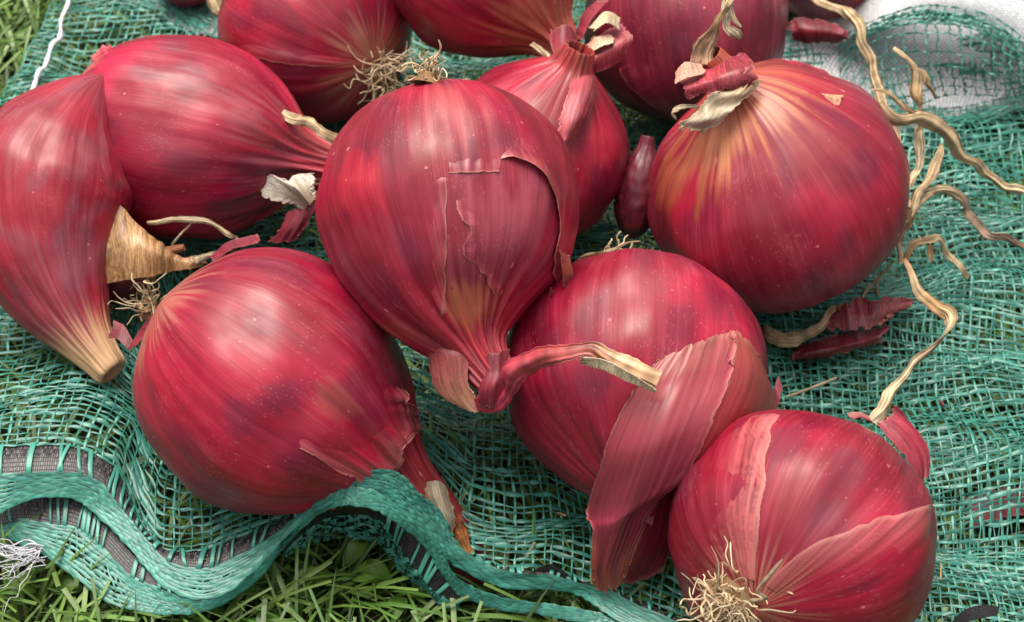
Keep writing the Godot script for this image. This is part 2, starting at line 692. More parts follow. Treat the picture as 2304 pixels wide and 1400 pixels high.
# the raised edge of a torn outer skin: e is the torn edge, q the line where the skin lies down again
func torn(o: Node3D, b: Bulb, e: Array, q: Array, lift: float, mixed: Color, share: float, jag := 0.05, called := "torn_skin") -> void:
	var nu := 150
	var nv := 46
	var P := PackedVector3Array()
	var C := PackedColorArray()
	var U := PackedVector2Array()
	var sd := e[0].x * 3.0 as float
	for j in nv + 1:
		var fv := float(j) / nv
		for i in nu + 1:
			var fu := float(i) / nu
			var ja := jag * (1.2 * nz.get_noise_2d(fu * 7.0, sd) + 0.5 * pow(maxf(0.0, nz.get_noise_2d(fu * 40.0, sd)), 2.0))
			var ends := smoothstep(0.0, 0.1, fu) * smoothstep(1.0, 0.9, fu)
			var p := catmull(e, fu).lerp(catmull(q, fu), clampf(fv + ja * (1.0 - fv), -0.2, 1.0))
			var up := -0.03 + (lift + 0.03) * (1.0 - smoothstep(0.0, 1.0, fv)) * ends * (1.0 + 0.5 * nz.get_noise_2d(fu * 3.0, sd + 5.0))
			var w := b.snap(p, up)
			P.append(w)
			var k := b.color_at(w).lerp(mixed * (1.0 + 0.45 * b.fine(w)), share * (1.0 - smoothstep(0.15, 0.6, fv)))
			C.append(k.lerp(Color(0.55, 0.24, 0.2), 0.5 * smoothstep(0.1, 0.0, fv)))
			U.append(Vector2(fu, fv))
	var s := Shape.new()
	s.grid(P, C, U, nu + 1, nv + 1)
	# the torn rim goes down to the skin below, so that it has a thickness
	var E := PackedVector3Array()
	var EC := PackedColorArray()
	var EU := PackedVector2Array()
	for i in nu + 1:
		E.append(P[i])
		EC.append(C[i])
		EU.append(U[i])
	for i in nu + 1:
		E.append(b.snap(P[i], -0.02) if lift < 0.12 else P[i] - (s.n[i] * 0.03))
		EC.append(C[i])
		EU.append(U[i])
	s.grid(E, EC, EU, nu + 1, 2)
	obj(called, s, M.film, o)


func tuft(o: Node, at: Vector3, dir: Vector3, count: int, length: float, spread: float, seed: int, thick := 0.035, plate := 0.42) -> void:
	rng.seed = seed
	var s := Shape.new()
	var cap: Array = []
	for k in count:
		var d := (dir + Vector3(rng.randfn(), rng.randfn(), rng.randfn()) * spread).normalized()
		var p := at + Vector3(rng.randfn(), rng.randfn(), rng.randfn()) * plate * 0.5
		var path := [p]
		var l := length * rng.randf_range(0.35, 1.1) / 5.0
		for q in 5:
			d = (d + Vector3(rng.randfn(), rng.randfn() - 0.12, rng.randfn()) * 0.5).normalized()
			p += d * l
			path.append(p)
		var tone := rng.randf_range(0.45, 1.15)
		var c0 := Color(0.6, 0.48, 0.32) * tone
		var r := thick * rng.randf_range(0.6, 1.2)
		tube(s, path, r * 1.25, r * 0.7, [Color(0.45, 0.3, 0.16) * tone, c0, c0 * 1.15], 6, 22)
	# the dry plate that the roots grow from
	tube(s, [at - dir * 0.25, at, at + dir * 0.12], plate, plate * 0.6, [Color(0.2, 0.11, 0.06), Color(0.3, 0.18, 0.09)], 14, 8)
	obj("roots", s, M.root, o)


func paper(called: String, rows: Array, cols: Array, o: Node, rag := 0.03, wrin := 0.05, seed := 1.0, nu := 70, nv := 70, at := Vector3.ZERO) -> MeshInstance3D:
	var s := Shape.new()
	flake(s, rows, nu, nv, rag, wrin, cols, seed)
	return obj(called, s, M.shell if called == "skin_flap" else M.paper, o, at)


func leaf_strip(called: String, path: Array, widths: Array, flat: float, tw0: float, tw1: float, cols: Array, o: Node, seed := 0.0, steps := 90) -> void:
	var s := Shape.new()
	strip(s, path, widths, flat, tw0, tw1, cols, seed, steps)
	obj(called, s, M.shell if called == "neck_stalk" else M.dry, o)


# ---------------------------------------------------------------- the scene
func _ready() -> void:
	nz.noise_type = FastNoiseLite.TYPE_SIMPLEX
	nz.frequency = 1.0
	nz.seed = 5
	nz.fractal_type = FastNoiseLite.FRACTAL_NONE
	rng.seed = 11

	var cam := Camera3D.new()
	cam.name = "camera"
	cam.fov = 17.62
	cam.near = 0.02
	cam.far = 200.0
	add_child(cam)
	cam.look_at_from_position(Vector3(0, 0.53793, 0.41781), Vector3(0, 0.04, 0), Vector3.UP)
	var lens := CameraAttributesPhysical.new()
	lens.frustum_focal_length = 77.4
	lens.frustum_focus_distance = 0.61
	lens.exposure_aperture = 22.0
	cam.attributes = lens

	var env := Environment.new()
	env.background_mode = Environment.BG_SKY
	var sm := ProceduralSkyMaterial.new()
	sm.sky_top_color = Color(1.0, 1.0, 1.0)
	sm.sky_horizon_color = Color(0.46, 0.48, 0.52)
	sm.sky_curve = 0.5
	sm.sky_cover = clouds()
	sm.sky_cover_modulate = Color(1, 1, 1, 0.5)
	sm.ground_bottom_color = Color(0.2, 0.24, 0.14)
	sm.ground_horizon_color = Color(0.35, 0.38, 0.3)
	sm.sun_angle_max = 40.0
	sm.sun_curve = 0.2
	var sky := Sky.new()
	sky.sky_material = sm
	env.sky = sky
	env.tonemap_mode = Environment.TONE_MAPPER_LINEAR
	env.tonemap_exposure = 1.33
	env.background_energy_multiplier = 0.66
	env.sdfgi_enabled = true
	env.ssao_enabled = true
	env.ssil_enabled = true
	var we := WorldEnvironment.new()
	we.name = "daylight"
	we.environment = env
	add_child(we)

	var sun := DirectionalLight3D.new()
	sun.name = "sun"
	sun.light_energy = 1.35
	sun.light_angular_distance = 40.0
	sun.light_color = Color(1.0, 0.97, 0.92)
	sun.shadow_enabled = true
	sun.rotation_degrees = Vector3(-70, -150, 0)
	add_child(sun)

	materials()
	ground()
	sack()
	heap()
	scraps()
	plants()


func materials() -> void:
	M.skin = []
	var relief := skin_relief()
	var sheen := sheen_tex()
	for k in 3:
		var m := mat(1.0, 0.46)
		m.roughness_texture = sheen
		m.clearcoat_enabled = true
		m.clearcoat = 0.16
		m.clearcoat_roughness = 0.3
		m.detail_enabled = true
		m.detail_blend_mode = BaseMaterial3D.BLEND_MODE_MIX
		m.detail_albedo = skin_overlay(k + 3)
		m.detail_uv_layer = BaseMaterial3D.DETAIL_UV_1
		m.heightmap_enabled = true
		m.heightmap_texture = relief
		m.heightmap_scale = 0.005
		M.skin.append(m)
	M.film = mat(0.4, 0.5)
	M.film.clearcoat_enabled = true
	M.film.clearcoat = 0.3
	M.film.clearcoat_roughness = 0.3
	M.paper = mat(0.42, 0.5)
	M.paper.backlight_enabled = true
	M.paper.backlight = Color(0.25, 0.16, 0.14)
	M.shell = mat(0.4, 0.5)
	M.shell.backlight_enabled = true
	M.shell.backlight = Color(0.22, 0.14, 0.13)
	M.root = mat(0.8, 0.3)
	M.dry = mat(0.75, 0.35)
	var fibres := fibre_tex()
	for m in [M.dry, M.paper]:
		m.albedo_texture = fibres
		m.albedo_color = Color(1.12, 1.12, 1.12) if m == M.dry else Color(1.1, 1.1, 1.1)
		m.heightmap_enabled = true
		m.heightmap_texture = fibres
		m.heightmap_scale = 0.04 if m == M.dry else 0.008
	M.green = mat(0.36, 0.5)
	M.green.backlight_enabled = true
	M.green.backlight = Color(0.2, 0.3, 0.26)
	M.tape = mat(0.42, 0.5)
	M.tape.albedo_texture = woven_tex(512, 64, 9, 8, 0.1, 4)
	M.tape.heightmap_enabled = true
	M.tape.heightmap_texture = M.tape.albedo_texture
	M.tape.heightmap_scale = 0.02
	M.liner = mat(0.42, 0.5)
	M.liner.albedo_texture = woven_tex(256, 256, 8, 8, 0.76, 9)
	M.liner.heightmap_enabled = true
	M.liner.heightmap_texture = M.liner.albedo_texture
	M.liner.heightmap_scale = 0.01
	M.thread = mat(0.6, 0.4)
	M.grass = mat(0.42, 0.5)
	M.grass.backlight_enabled = true
	M.grass.backlight = Color(0.45, 0.5, 0.3)
	M.soil = StandardMaterial3D.new()
	M.soil.albedo_texture = soil_tex()
	M.soil.roughness = 0.95
	M.soil.uv1_triplanar = true
	M.soil.uv1_scale = Vector3(9, 9, 9)


# ---------------------------------------------------------------- lawn
# a tuft of a few blades, some mown off square, some dry
func tuft_mesh() -> ArrayMesh:
	rng.seed = 20
	var s := Shape.new()
	for q in 5:
		var P := PackedVector3Array()
		var C := PackedColorArray()
		var U := PackedVector2Array()
		var lean := rng.randf_range(0.2, 0.9)
		var mown := q % 2 == 0
		var dry := q == 4
		var n := 6
		var turn := Basis(Vector3.UP, rng.randf() * TAU) * Basis(Vector3.RIGHT, absf(rng.randfn()) * 0.4 + (0.7 if dry else 0.0))
		var foot := Vector3(rng.randf_range(-0.7, 0.7), 0, rng.randf_range(-0.7, 0.7))
		var h := rng.randf_range(2.0, 4.4)
		var wide := rng.randf_range(0.06, 0.19) * (0.5 if dry else 1.0)
		var tone := rng.randf_range(0.65, 1.2)
		var body := Color(1, 1, 1).lerp(Color(1.2, 1.1, 1.2), rng.randf()) * tone
		if dry: body = Color(4.2, 2.2, 4.6) * tone
		for k in n + 1:
			var f := float(k) / n
			var w := 0.5 * wide * (1.0 - 0.2 * f if mown else 1.0 - 0.15 * f - 0.8 * pow(f, 5.0))
			var p := Vector3(0, f * (1.0 - 0.3 * lean * f), lean * f * f) * h
			for x in [-1.0, 0.0, 1.0]:
				P.append(foot + turn * (p + Vector3(w * x, 0, 0.03 * absf(x) - 0.03)))
			var c := body.lerp(Color(3.2, 2.0, 4.0) * tone, smoothstep(0.88, 0.98, f) if mown else 0.0)
			C.append_array([c, c * 1.2, c])
			U.append_array([Vector2(0, f), Vector2(0.5, f), Vector2(1, f)])
		s.grid(P, C, U, 3, n + 1)
	return to_mesh(s, Vector3.ZERO)


func on_cloth(x: float, z: float) -> bool:
	return z > -26.0 and x < 22.5 and z < front(x).z - 0.3 and x > cloth_left(z) + 0.4


func ground() -> void:
	var g := MeshInstance3D.new()
	g.name = "ground"
	var pm := PlaneMesh.new()
	pm.size = Vector2(120, 120)
	g.mesh = pm
	g.position = Vector3(0, -0.02, 0)
	g.material_override = M.soil
	tag(g, "dark soil of the lawn under the grass", "", "", "structure")
	add_child(g)
	var places := []
	rng.seed = 77
	for k in 8600:
		var x := rng.randf_range(-32, 32)
		var z := rng.randf_range(-50, 20)
		var under := on_cloth(x, z)
		if under and rng.randf() < 0.4: continue
		var size := rng.randf_range(0.7, 1.15)
		var b := Basis(Vector3.UP, rng.randf() * TAU) * Basis.from_scale(Vector3.ONE * size)
		if under: b = Basis.from_scale(Vector3(1, 0.45, 1)) * b
		var tone := rng.randf_range(0.5, 1.25)
		var c := Color(0.06, 0.15, 0.022).lerp(Color(0.13, 0.23, 0.04), rng.randf()) * tone
		places.append([Transform3D(b, Vector3(x, -2.0, z) * CM), c])
	var mm := MultiMesh.new()
	mm.transform_format = MultiMesh.TRANSFORM_3D
	mm.use_colors = true
	mm.mesh = tuft_mesh()
	mm.instance_count = places.size()
	for k in places.size():
		mm.set_instance_transform(k, places[k][0])
		mm.set_instance_color(k, places[k][1])
	var o := MultiMeshInstance3D.new()
	o.name = "grass"
	o.multimesh = mm
	o.material_override = M.grass
	tag(o, "mown green lawn grass with dry straw between, round and under the sack", "grass", "", "stuff")
	add_child(o, true)


# ---------------------------------------------------------------- sack
var edge_pts := [Vector3(-20.65, 1.7, 3.92), Vector3(-17.21, 1.8, 3.94), Vector3(-16.23, 1.8, 3.78), Vector3(-15.34, 1.8, 3.71), Vector3(-14.3, 1.7, 3.64), Vector3(-13.47, 1.5, 3.81), Vector3(-12.7, 1.2, 4.17), Vector3(-12.29, 0.8, 4.93), Vector3(-11.86, 0.6, 5.96), Vector3(-11.13, 0.5, 6.88), Vector3(-10.4, 0.5, 6.96), Vector3(-9.6, 0.6, 6.94), Vector3(-9.03, 0.7, 6.68), Vector3(-8.15, 0.9, 6.43), Vector3(-7.14, 1.3, 6.29), Vector3(-6.02, 1.6, 5.99), Vector3(-4.91, 1.8, 5.63), Vector3(-3.83, 1.3, 5.45), Vector3(-2.99, 0.9, 5.85), Vector3(-2.13, 0.6, 6.75), Vector3(-1.28, 0.5, 7.51), Vector3(-0.03, 0.4, 7.69), Vector3(1.22, 0.4, 7.69), Vector3(2.6, 0.3, 8.2), Vector3(4.11, 0.2, 8.73), Vector3(6.12, 0.2, 9.65), Vector3(10.13, 0.2, 10.43), Vector3(15.53, 0.2, 10.58), Vector3(22.29, 0.2, 10.58)]


func front(x: float) -> Vector3:
	for k in edge_pts.size() - 1:
		if x <= edge_pts[k + 1].x:
			var f := clampf((x - edge_pts[k].x) / (edge_pts[k + 1].x - edge_pts[k].x), 0, 1)
			return (edge_pts[k] as Vector3).lerp(edge_pts[k + 1], f)
	return edge_pts[-1]


func cloth_left(z: float) -> float:
	return clampf(-18.1 - (z + 19.68) * 0.21, -20.5, -16.6) if z < -11.0 else -20.5


func bump(x: float, z: float, c: Vector3, rx: float, rz: float, h: float) -> float:
	var dx := (x - c.x) / rx
	var dz := (z - c.z) / rz
	return h * exp(-dx * dx - dz * dz)


func cloth_height(x: float, z: float, layer: int) -> float:
	var o := layer * 31.0
	var h := 0.25 + 0.32 * nz.get_noise_2d(x * 0.09 + o, z * 0.2) + 0.16 * nz.get_noise_2d(x * 0.22, z * 0.55 + o)
	h += bump(x, z, Vector3(-15.976, 1, 1.875), 3.2, 4.0, 1.0)
	h += bump(x, z, Vector3(-14.1, 1, 1.692), 1.4, 3.0, 0.7)
	h += bump(x, z, Vector3(15.904, 0.8, 4.06), 2.6, 1.5, 1.1)
	h += bump(x, z, Vector3(12.392, 0.5, 2.595), 7.0, 0.8, 0.55)
	h += bump(x, z, Vector3(17.223, 0.6, -4.07), 3.0, 1.2, 0.7)
	h += bump(x, z, Vector3(17.059, 0.6, -9.228), 2.6, 1.6, 0.8)
	h += bump(x, z, Vector3(0.397, 0.3, 5.788), 2.2, 1.8, 0.5)
	h += bump(x, z, Vector3(-18.847, 0.5, -16.004), 1.5, 6.0, 0.5)
	if layer: h = h * 0.45 - 0.28
	return h


func cloth_surf(layer: int) -> Surf:
	var s := Surf.new()
	s.nu = 230
	s.nv = 250
	var o := layer * 17.0
	for j in s.nv:
		var q := float(j) / (s.nv - 1)
		for i in s.nu:
			var u := float(i) / (s.nu - 1)
			if layer: u = 0.6 + 0.4 * u
			var x := lerpf(-20.5, 23.0, u)
			var fr := front(x)
			var z := lerpf(-26.0, fr.z - layer * 0.5, q)
			var xl := cloth_left(z)
			x = lerpf(xl, 23.0, u)
			fr = front(x)
			z = lerpf(-26.0, fr.z - layer * 0.5, q)
			var free := smoothstep(1.0, 0.9, q) * smoothstep(0.0, 0.06, u)
			var px := x + free * (0.45 * nz.get_noise_2d(x * 0.13 + o, z * 0.11) + 0.08 * nz.get_noise_2d(x * 0.4, z * 0.35 + o))
			var pz := z + free * (0.8 * nz.get_noise_2d(x * 0.09 - o, z * 0.17) + 0.12 * nz.get_noise_2d(x * 0.2, z * 0.45 - o))
			var h := cloth_height(px, pz, layer)
			var w := smoothstep(0.84, 1.0, q)
			h = lerpf(h, fr.y - layer * 0.4, w)
			s.p.append(Vector3(px, h, pz))
	return s


func net(s: Surf, nw: int, nf: int, w_thin: float, w_wide: float, u_steps: int, v_steps: int, lift: float, base: Color, wob_u: float, wob_v: float, twist := 0.5) -> Shape:
	var m := Shape.new()
	for k in nw + 1:   # thin tapes along v
		var f := float(k) / nw
		tape(m, s, false, clampf(f + rng.randfn() * 0.07 / nw, 0, 1), 0.0, 1.0, v_steps, w_thin * rng.randf_range(0.75, 1.3), nf, -lift, k, wob_u, base * 1.15, twist, 0.35)
	for k in nf + 1:   # wide tapes along u, each of two fibres
		var f := float(k) / nf + rng.randfn() * 0.09 / nf
		tape(m, s, true, clampf(f, 0, 1), 0.0, 1.0, u_steps, w_wide * rng.randf_range(0.7, 1.15), nw, lift, k, wob_v * 0.8, base, twist, 0.4)
	return m


# a length of hem: dense tapes along the band, thin ones across
func band(rows: Array, across: int, steps: int, called: String, o: Node, lanes := 9) -> void:
	var s := loft(rows, 160, 8)
	var m := Shape.new()
	for k in lanes + 1:
		tape(m, s, true, lerpf(0.02, 0.98, float(k) / lanes), 0.0, 1.0, steps, 1.12 / lanes * rng.randf_range(0.85, 1.15), across, 0.011, k, 0.014, GREEN * 1.1, 0.06, 0.25)
	for k in across:
		tape(m, s, false, (k + 0.5) / across, 0.0, 1.0, 16, 0.05, lanes, -0.006, k, 0.0012, GREEN * 1.1, 0.2, 0.3)
	var x := obj(called, m, M.green, o)
	x.set_meta("kind", "stuff")


func ladder(rows: Array, count: int, called: String, o: Node, seed: int, skip := 0.35) -> void:
	rng.seed = seed
	var s := loft(rows, 120, 6)
	var m := Shape.new()
	for k in count:
		if rng.randf() < skip: continue
		var u := (k + 0.5 + rng.randfn() * 0.25) / count
		var P := PackedVector3Array()
		var C := PackedColorArray()
		var U := PackedVector2Array()
		var sl := rng.randfn() * 0.006
		var w := rng.randf_range(0.035, 0.085)
		var g := rng.randf_range(0.9, 1.6)
		for q in 9:
			var f := lerpf(-0.06, 1.06, q / 8.0)
			var uu := u + sl * (f - 0.5)
			var p := s.at(uu, f)
			var side := (s.at(uu + 0.003, f) - s.at(uu - 0.003, f)).normalized()
			var nn := side.cross(s.at(uu, minf(f + 0.05, 1)) - s.at(uu, maxf(f - 0.05, 0))).normalized()
			if nn.y < 0: nn = -nn
			p += nn * (0.07 + 0.05 * sin(PI * f))
			P.append_array([p - side * w, p + nn * 0.015, p + side * w])
			C.append_array([GREEN * g, GREEN * g * 1.3, GREEN * g])
			U.append_array([Vector2(0, f), Vector2(0.5, f), Vector2(1, f)])
		m.grid(P, C, U, 3, 9)
	obj(called, m, M.green, o).set_meta("kind", "stuff")


func sack() -> void:
	var o := thing("net_sack", Vector3(0, 0, 0), "green woven mesh sack with hemmed mouth and black drawstring, spread under the onions", "sack")
	rng.seed = 3
	var top := net(cloth_surf(0), 142, 134, 0.064, 0.104, 420, 420, 0.025, GREEN, 0.0007, 0.0012, 0.3)
	obj("top_net", top, M.green, o).set_meta("kind", "stuff")
	var low := net(cloth_surf(1), 59, 138, 0.06, 0.104, 200, 320, 0.025, GREEN, 0.0012, 0.0014, 0.3)
	obj("under_net", low, M.green, o).set_meta("kind", "stuff")

	# mouth of the sack: the upper layer's tape and hem
	var in1 := [Vector3(-17.06, 1.75, 4.87), Vector3(-16.21, 1.75, 4.91), Vector3(-15.18, 1.75, 4.84), Vector3(-14, 1.65, 4.77), Vector3(-13.12, 1.4, 4.97), Vector3(-12.57, 1.1, 5.53), Vector3(-12, 0.9, 6.14), Vector3(-11.43, 0.75, 6.79), Vector3(-10.84, 0.65, 7.41), Vector3(-9.73, 0.65, 7.72), Vector3(-8.95, 0.75, 7.52), Vector3(-7.84, 1.1, 7.03), Vector3(-6.95, 1.6, 6.61), Vector3(-6.33, 2.19, 6.35), Vector3(-5.69, 2.94, 6.25), Vector3(-5.08, 3.45, 6.15), Vector3(-4.36, 3.75, 6.19), Vector3(-3.7, 3.75, 6.18), Vector3(-3.24, 3.55, 6.35), Vector3(-2.88, 3.15, 6.6), Vector3(-2.37, 2.55, 6.7), Vector3(-2.09, 2.13, 6.89), Vector3(-1.69, 1.46, 7.39), Vector3(-0.81, 1, 7.76), Vector3(0.07, 0.9, 8.06), Vector3(1.16, 0.9, 8.11), Vector3(1.88, 0.8, 8.28), Vector3(3.11, 0.7, 8.62), Vector3(4.07, 0.6, 9.12), Vector3(6.08, 0.5, 9.99), Vector3(8.75, 0.4, 10.55)]
	var out1 := [Vector3(-16.97, 1.2, 6.06), Vector3(-16.15, 1.2, 5.91), Vector3(-15.43, 1.25, 5.48), Vector3(-14.49, 1.3, 5.35), Vector3(-13.75, 1.1, 5.4), Vector3(-13.31, 0.95, 5.68), Vector3(-12.51, 0.8, 6.39), Vector3(-11.94, 0.65, 6.98), Vector3(-11.36, 0.55, 7.64), Vector3(-10.74, 0.45, 8.24), Vector3(-9.66, 0.45, 8.63), Vector3(-8.69, 0.6, 8.35), Vector3(-7.73, 1, 7.54), Vector3(-6.94, 1.5, 6.91), Vector3(-6.32, 2.09, 6.63), Vector3(-5.68, 2.74, 6.68), Vector3(-5.08, 3.05, 6.53), Vector3(-4.58, 3.15, 6.6), Vector3(-3.97, 3.05, 6.63), Vector3(-3.52, 2.85, 6.85), Vector3(-3.09, 2.45, 7.15), Vector3(-2.63, 1.96, 7.4), Vector3(-2.23, 1.49, 7.58), Vector3(-1.81, 1.01, 7.72), Vector3(-0.91, 0.6, 8.04), Vector3(-0.03, 0.5, 8.26), Vector3(1.16, 0.5, 8.32), Vector3(2.04, 0.45, 8.47), Vector3(2.62, 0.4, 8.84), Vector3(3.33, 0.4, 9.39), Vector3(5.52, 0.4, 10.39)]
	band([in1, out1], 110, 520, "upper_hem", o)
	var tape1 := []
	for p in in1:
		var f := front(p.x)
		tape1.append(Vector3(lerpf(p.x, f.x, 0.1), f.y - 0.12, f.z - 0.15))
	var mid1 := []
	for k in in1.size():
		mid1.append((tape1[k] as Vector3).lerp(in1[k], 0.55) + Vector3(0, 0.12, 0))
	var sh := plain_sheet(loft([tape1, mid1, in1], 150, 10), Color(0.15, 0.14, 0.15), 9, 1)
	obj("drawstring", sh, M.tape, o)
	ladder([tape1, mid1, in1], 90, "bridging_tapes", o, 5)

	# the lower layer's hem and its drawstring
	var in2 := [Vector3(-17.16, 0.35, 5.99), Vector3(-16.35, 0.35, 5.72), Vector3(-16.05, 0.4, 5.62), Vector3(-14.72, 0.45, 5.91), Vector3(-13.92, 0.45, 6.02), Vector3(-13.29, 0.4, 6.45), Vector3(-12.76, 0.35, 6.96), Vector3(-12.1, 0.3, 7.67), Vector3(-11.33, 0.3, 8.08), Vector3(-10.6, 0.3, 8.44), Vector3(-9.67, 0.35, 8.66), Vector3(-8.7, 0.5, 8.42), Vector3(-7.73, 0.9, 7.62), Vector3(-6.94, 1.4, 6.99), Vector3(-6.32, 2.09, 6.6), Vector3(-5.68, 2.84, 6.52), Vector3(-5.07, 3.25, 6.42), Vector3(-4.68, 3.35, 6.54), Vector3(-4.09, 3.35, 6.72), Vector3(-3.51, 3.1, 7.07), Vector3(-2.93, 2.7, 7.45), Vector3(-2.36, 2.05, 7.77), Vector3(-2.07, 1.63, 8.02), Vector3(-1.8, 1.11, 8.24), Vector3(-1.31, 0.7, 8.38), Vector3(-0.72, 0.5, 8.55), Vector3(0.17, 0.35, 8.69), Vector3(0.91, 0.3, 8.77), Vector3(1.64, 0.3, 8.89), Vector3(2.62, 0.25, 9.08), Vector3(3.34, 0.2, 9.37), Vector3(5.52, 0.2, 10.58)]
	var out2 := [Vector3(-17.12, 0.1, 6.5), Vector3(-16.34, 0.1, 6.11), Vector3(-15.48, 0.1, 6.48), Vector3(-14.63, 0.1, 6.92), Vector3(-13.76, 0.1, 7.6), Vector3(-12.61, 0.05, 8.48), Vector3(-11.81, 0.05, 8.78), Vector3(-11.2, 0.05, 8.89), Vector3(-10.75, 0.05, 8.94), Vector3(-10.09, 0.1, 8.94), Vector3(-9.73, 0.1, 8.89), Vector3(-8.91, 0.2, 8.62), Vector3(-7.86, 0.5, 7.88), Vector3(-7.11, 1, 7.06), Vector3(-6.26, 1.83, 6.62), Vector3(-5.69, 2.54, 6.69), Vector3(-5.19, 2.95, 6.85), Vector3(-4.87, 3.05, 6.89), Vector3(-4.09, 3, 7.07), Vector3(-3.64, 2.75, 7.27), Vector3(-3.14, 2.45, 7.48), Vector3(-2.57, 1.84, 7.77), Vector3(-2.22, 1.29, 8.1), Vector3(-1.95, 0.82, 8.28), Vector3(-1.65, 0.45, 8.47), Vector3(-1.06, 0.2, 8.63), Vector3(-0.32, 0.1, 8.8), Vector3(0.66, 0.1, 8.92), Vector3(1.64, 0.1, 9.13), Vector3(2.44, 0.1, 9.35), Vector3(3.33, 0.1, 9.75), Vector3(5.5, 0.1, 10.99)]
	band([in2, out2], 110, 520, "lower_hem", o)
	var in3 := [Vector3(-17.25, 0.7, 5.03), Vector3(-16.42, 0.7, 4.86), Vector3(-15.56, 0.75, 4.86), Vector3(-14.7, 0.75, 4.9), Vector3(-13.82, 0.65, 5.17), Vector3(-13.21, 0.55, 5.62), Vector3(-12.57, 0.45, 6.31), Vector3(-11.93, 0.4, 7.03), Vector3(-11.3, 0.35, 7.66), Vector3(-10.61, 0.35, 8.23)]
	var to3 := [Vector3(-17.13, 0.4, 6.06), Vector3(-16.32, 0.4, 5.86), Vector3(-15.48, 0.42, 5.73), Vector3(-14.6, 0.45, 5.92), Vector3(-13.88, 0.42, 6.07), Vector3(-13.26, 0.38, 6.52), Vector3(-12.69, 0.33, 7.05), Vector3(-12.04, 0.28, 7.74), Vector3(-11.3, 0.28, 8.12), Vector3(-10.57, 0.28, 8.46)]
	obj("drawstring", plain_sheet(loft([in3, to3], 60, 5), Color(0.15, 0.14, 0.15), 3.5, 1), M.tape, o)
	ladder([in3, to3], 30, "bridging_tapes", o, 6, 0.4)
	# under the arch the mouth stands up: black tape, then net down to the grass
	var ta := [Vector3(-7.12, 0.9, 7.06), Vector3(-6.3, 1.5, 6.43), Vector3(-5.75, 2, 6.35), Vector3(-4.94, 2.35, 6.46), Vector3(-4.15, 2.3, 6.62), Vector3(-3.68, 2.1, 6.85), Vector3(-3.18, 1.8, 7.06), Vector3(-2.59, 1.3, 7.44), Vector3(-2.23, 0.95, 7.89), Vector3(-1.93, 0.6, 8.17), Vector3(-1.41, 0.25, 8.49)]
	var tb := [Vector3(-7.15, 0.6, 6.99), Vector3(-6.47, 0.9, 6.44), Vector3(-5.81, 1.3, 6.26), Vector3(-4.99, 1.6, 6.3), Vector3(-4.19, 1.6, 6.46), Vector3(-3.77, 1.3, 6.88), Vector3(-3.42, 1, 7.34), Vector3(-2.93, 0.65, 7.85), Vector3(-2.63, 0.4, 8.14), Vector3(-2.31, 0.2, 8.38), Vector3(-1.69, 0, 8.61)]
	var tc := [Vector3(-7.19, 0.2, 6.9), Vector3(-6.66, 0.1, 6.58), Vector3(-5.99, 0, 6.18), Vector3(-5.1, -0, 6.1), Vector3(-4.28, 0, 6.3), Vector3(-3.98, 0, 6.69), Vector3(-3.54, 0, 7.27), Vector3(-3.1, 0, 7.73), Vector3(-2.67, 0, 8.01), Vector3(-2.32, 0, 8.44), Vector3(-1.69, -0.1, 8.71)]
	obj("drawstring", plain_sheet(loft([ta, tb], 60, 6), Color(0.05, 0.047, 0.05), 3, 1), M.tape, o)
	ladder([ta, tb], 22, "bridging_tapes", o, 8, 0.3)
	rng.seed = 31
	obj("arch_net", net(loft([tb, tc], 60, 16), 26, 7, 0.07, 0.16, 90, 24, 0.03, GREEN, 0.004, 0.01), M.green, o).set_meta("kind", "stuff")
	# a loop of the drawstring that has slipped out, and one at the right
	obj("drawstring", plain_sheet(loft([[Vector3(0.53, 0.7, 7.91), Vector3(1.21, 1.1, 7.84), Vector3(1.83, 0.9, 8.17), Vector3(2.59, 0.6, 8.4)], [Vector3(0.53, 0.6, 7.98), Vector3(1.15, 0.7, 7.98), Vector3(1.76, 0.6, 8.27), Vector3(2.52, 0.5, 8.47)]], 30, 6), Color(0.03, 0.03, 0.032), 2, 1), M.tape, o)
	obj("drawstring", plain_sheet(loft([[Vector3(13.26, 0.6, 9.89), Vector3(13.73, 1, 9.47), Vector3(14.35, 1.1, 9.28), Vector3(14.91, 1, 9.29)], [Vector3(13.55, 0.5, 9.91), Vector3(13.93, 0.8, 9.7), Vector3(14.4, 0.9, 9.63), Vector3(14.82, 0.9, 9.52)]], 30, 6), Color(0.06, 0.05, 0.06), 2, 1), M.tape, o)

	# white stitching along the left side
	var s := Shape.new()
	var seam := []
	var line := [Vector3(-17.54, 1, -19.34), Vector3(-17.5, 1, -18.28), Vector3(-17.59, 1, -17.24), Vector3(-17.53, 1, -16.34), Vector3(-17.73, 1, -15.84), Vector3(-17.87, 1, -14.72), Vector3(-18.02, 1, -14.35), Vector3(-18.11, 1, -13.62), Vector3(-18.16, 1, -13.01), Vector3(-18.31, 1, -12.06), Vector3(-18.36, 1, -11.12)]
	for k in line.size():
		seam.append((line[k] as Vector3) + Vector3(0, 0.12 if k % 2 == 0 else 0.02, 0))
	tube(s, seam, 0.085, 0.085, [Color(0.6, 0.6, 0.63), Color(0.66, 0.66, 0.69)], 8, 90)
	obj("seam_thread", s, M.thread, o)

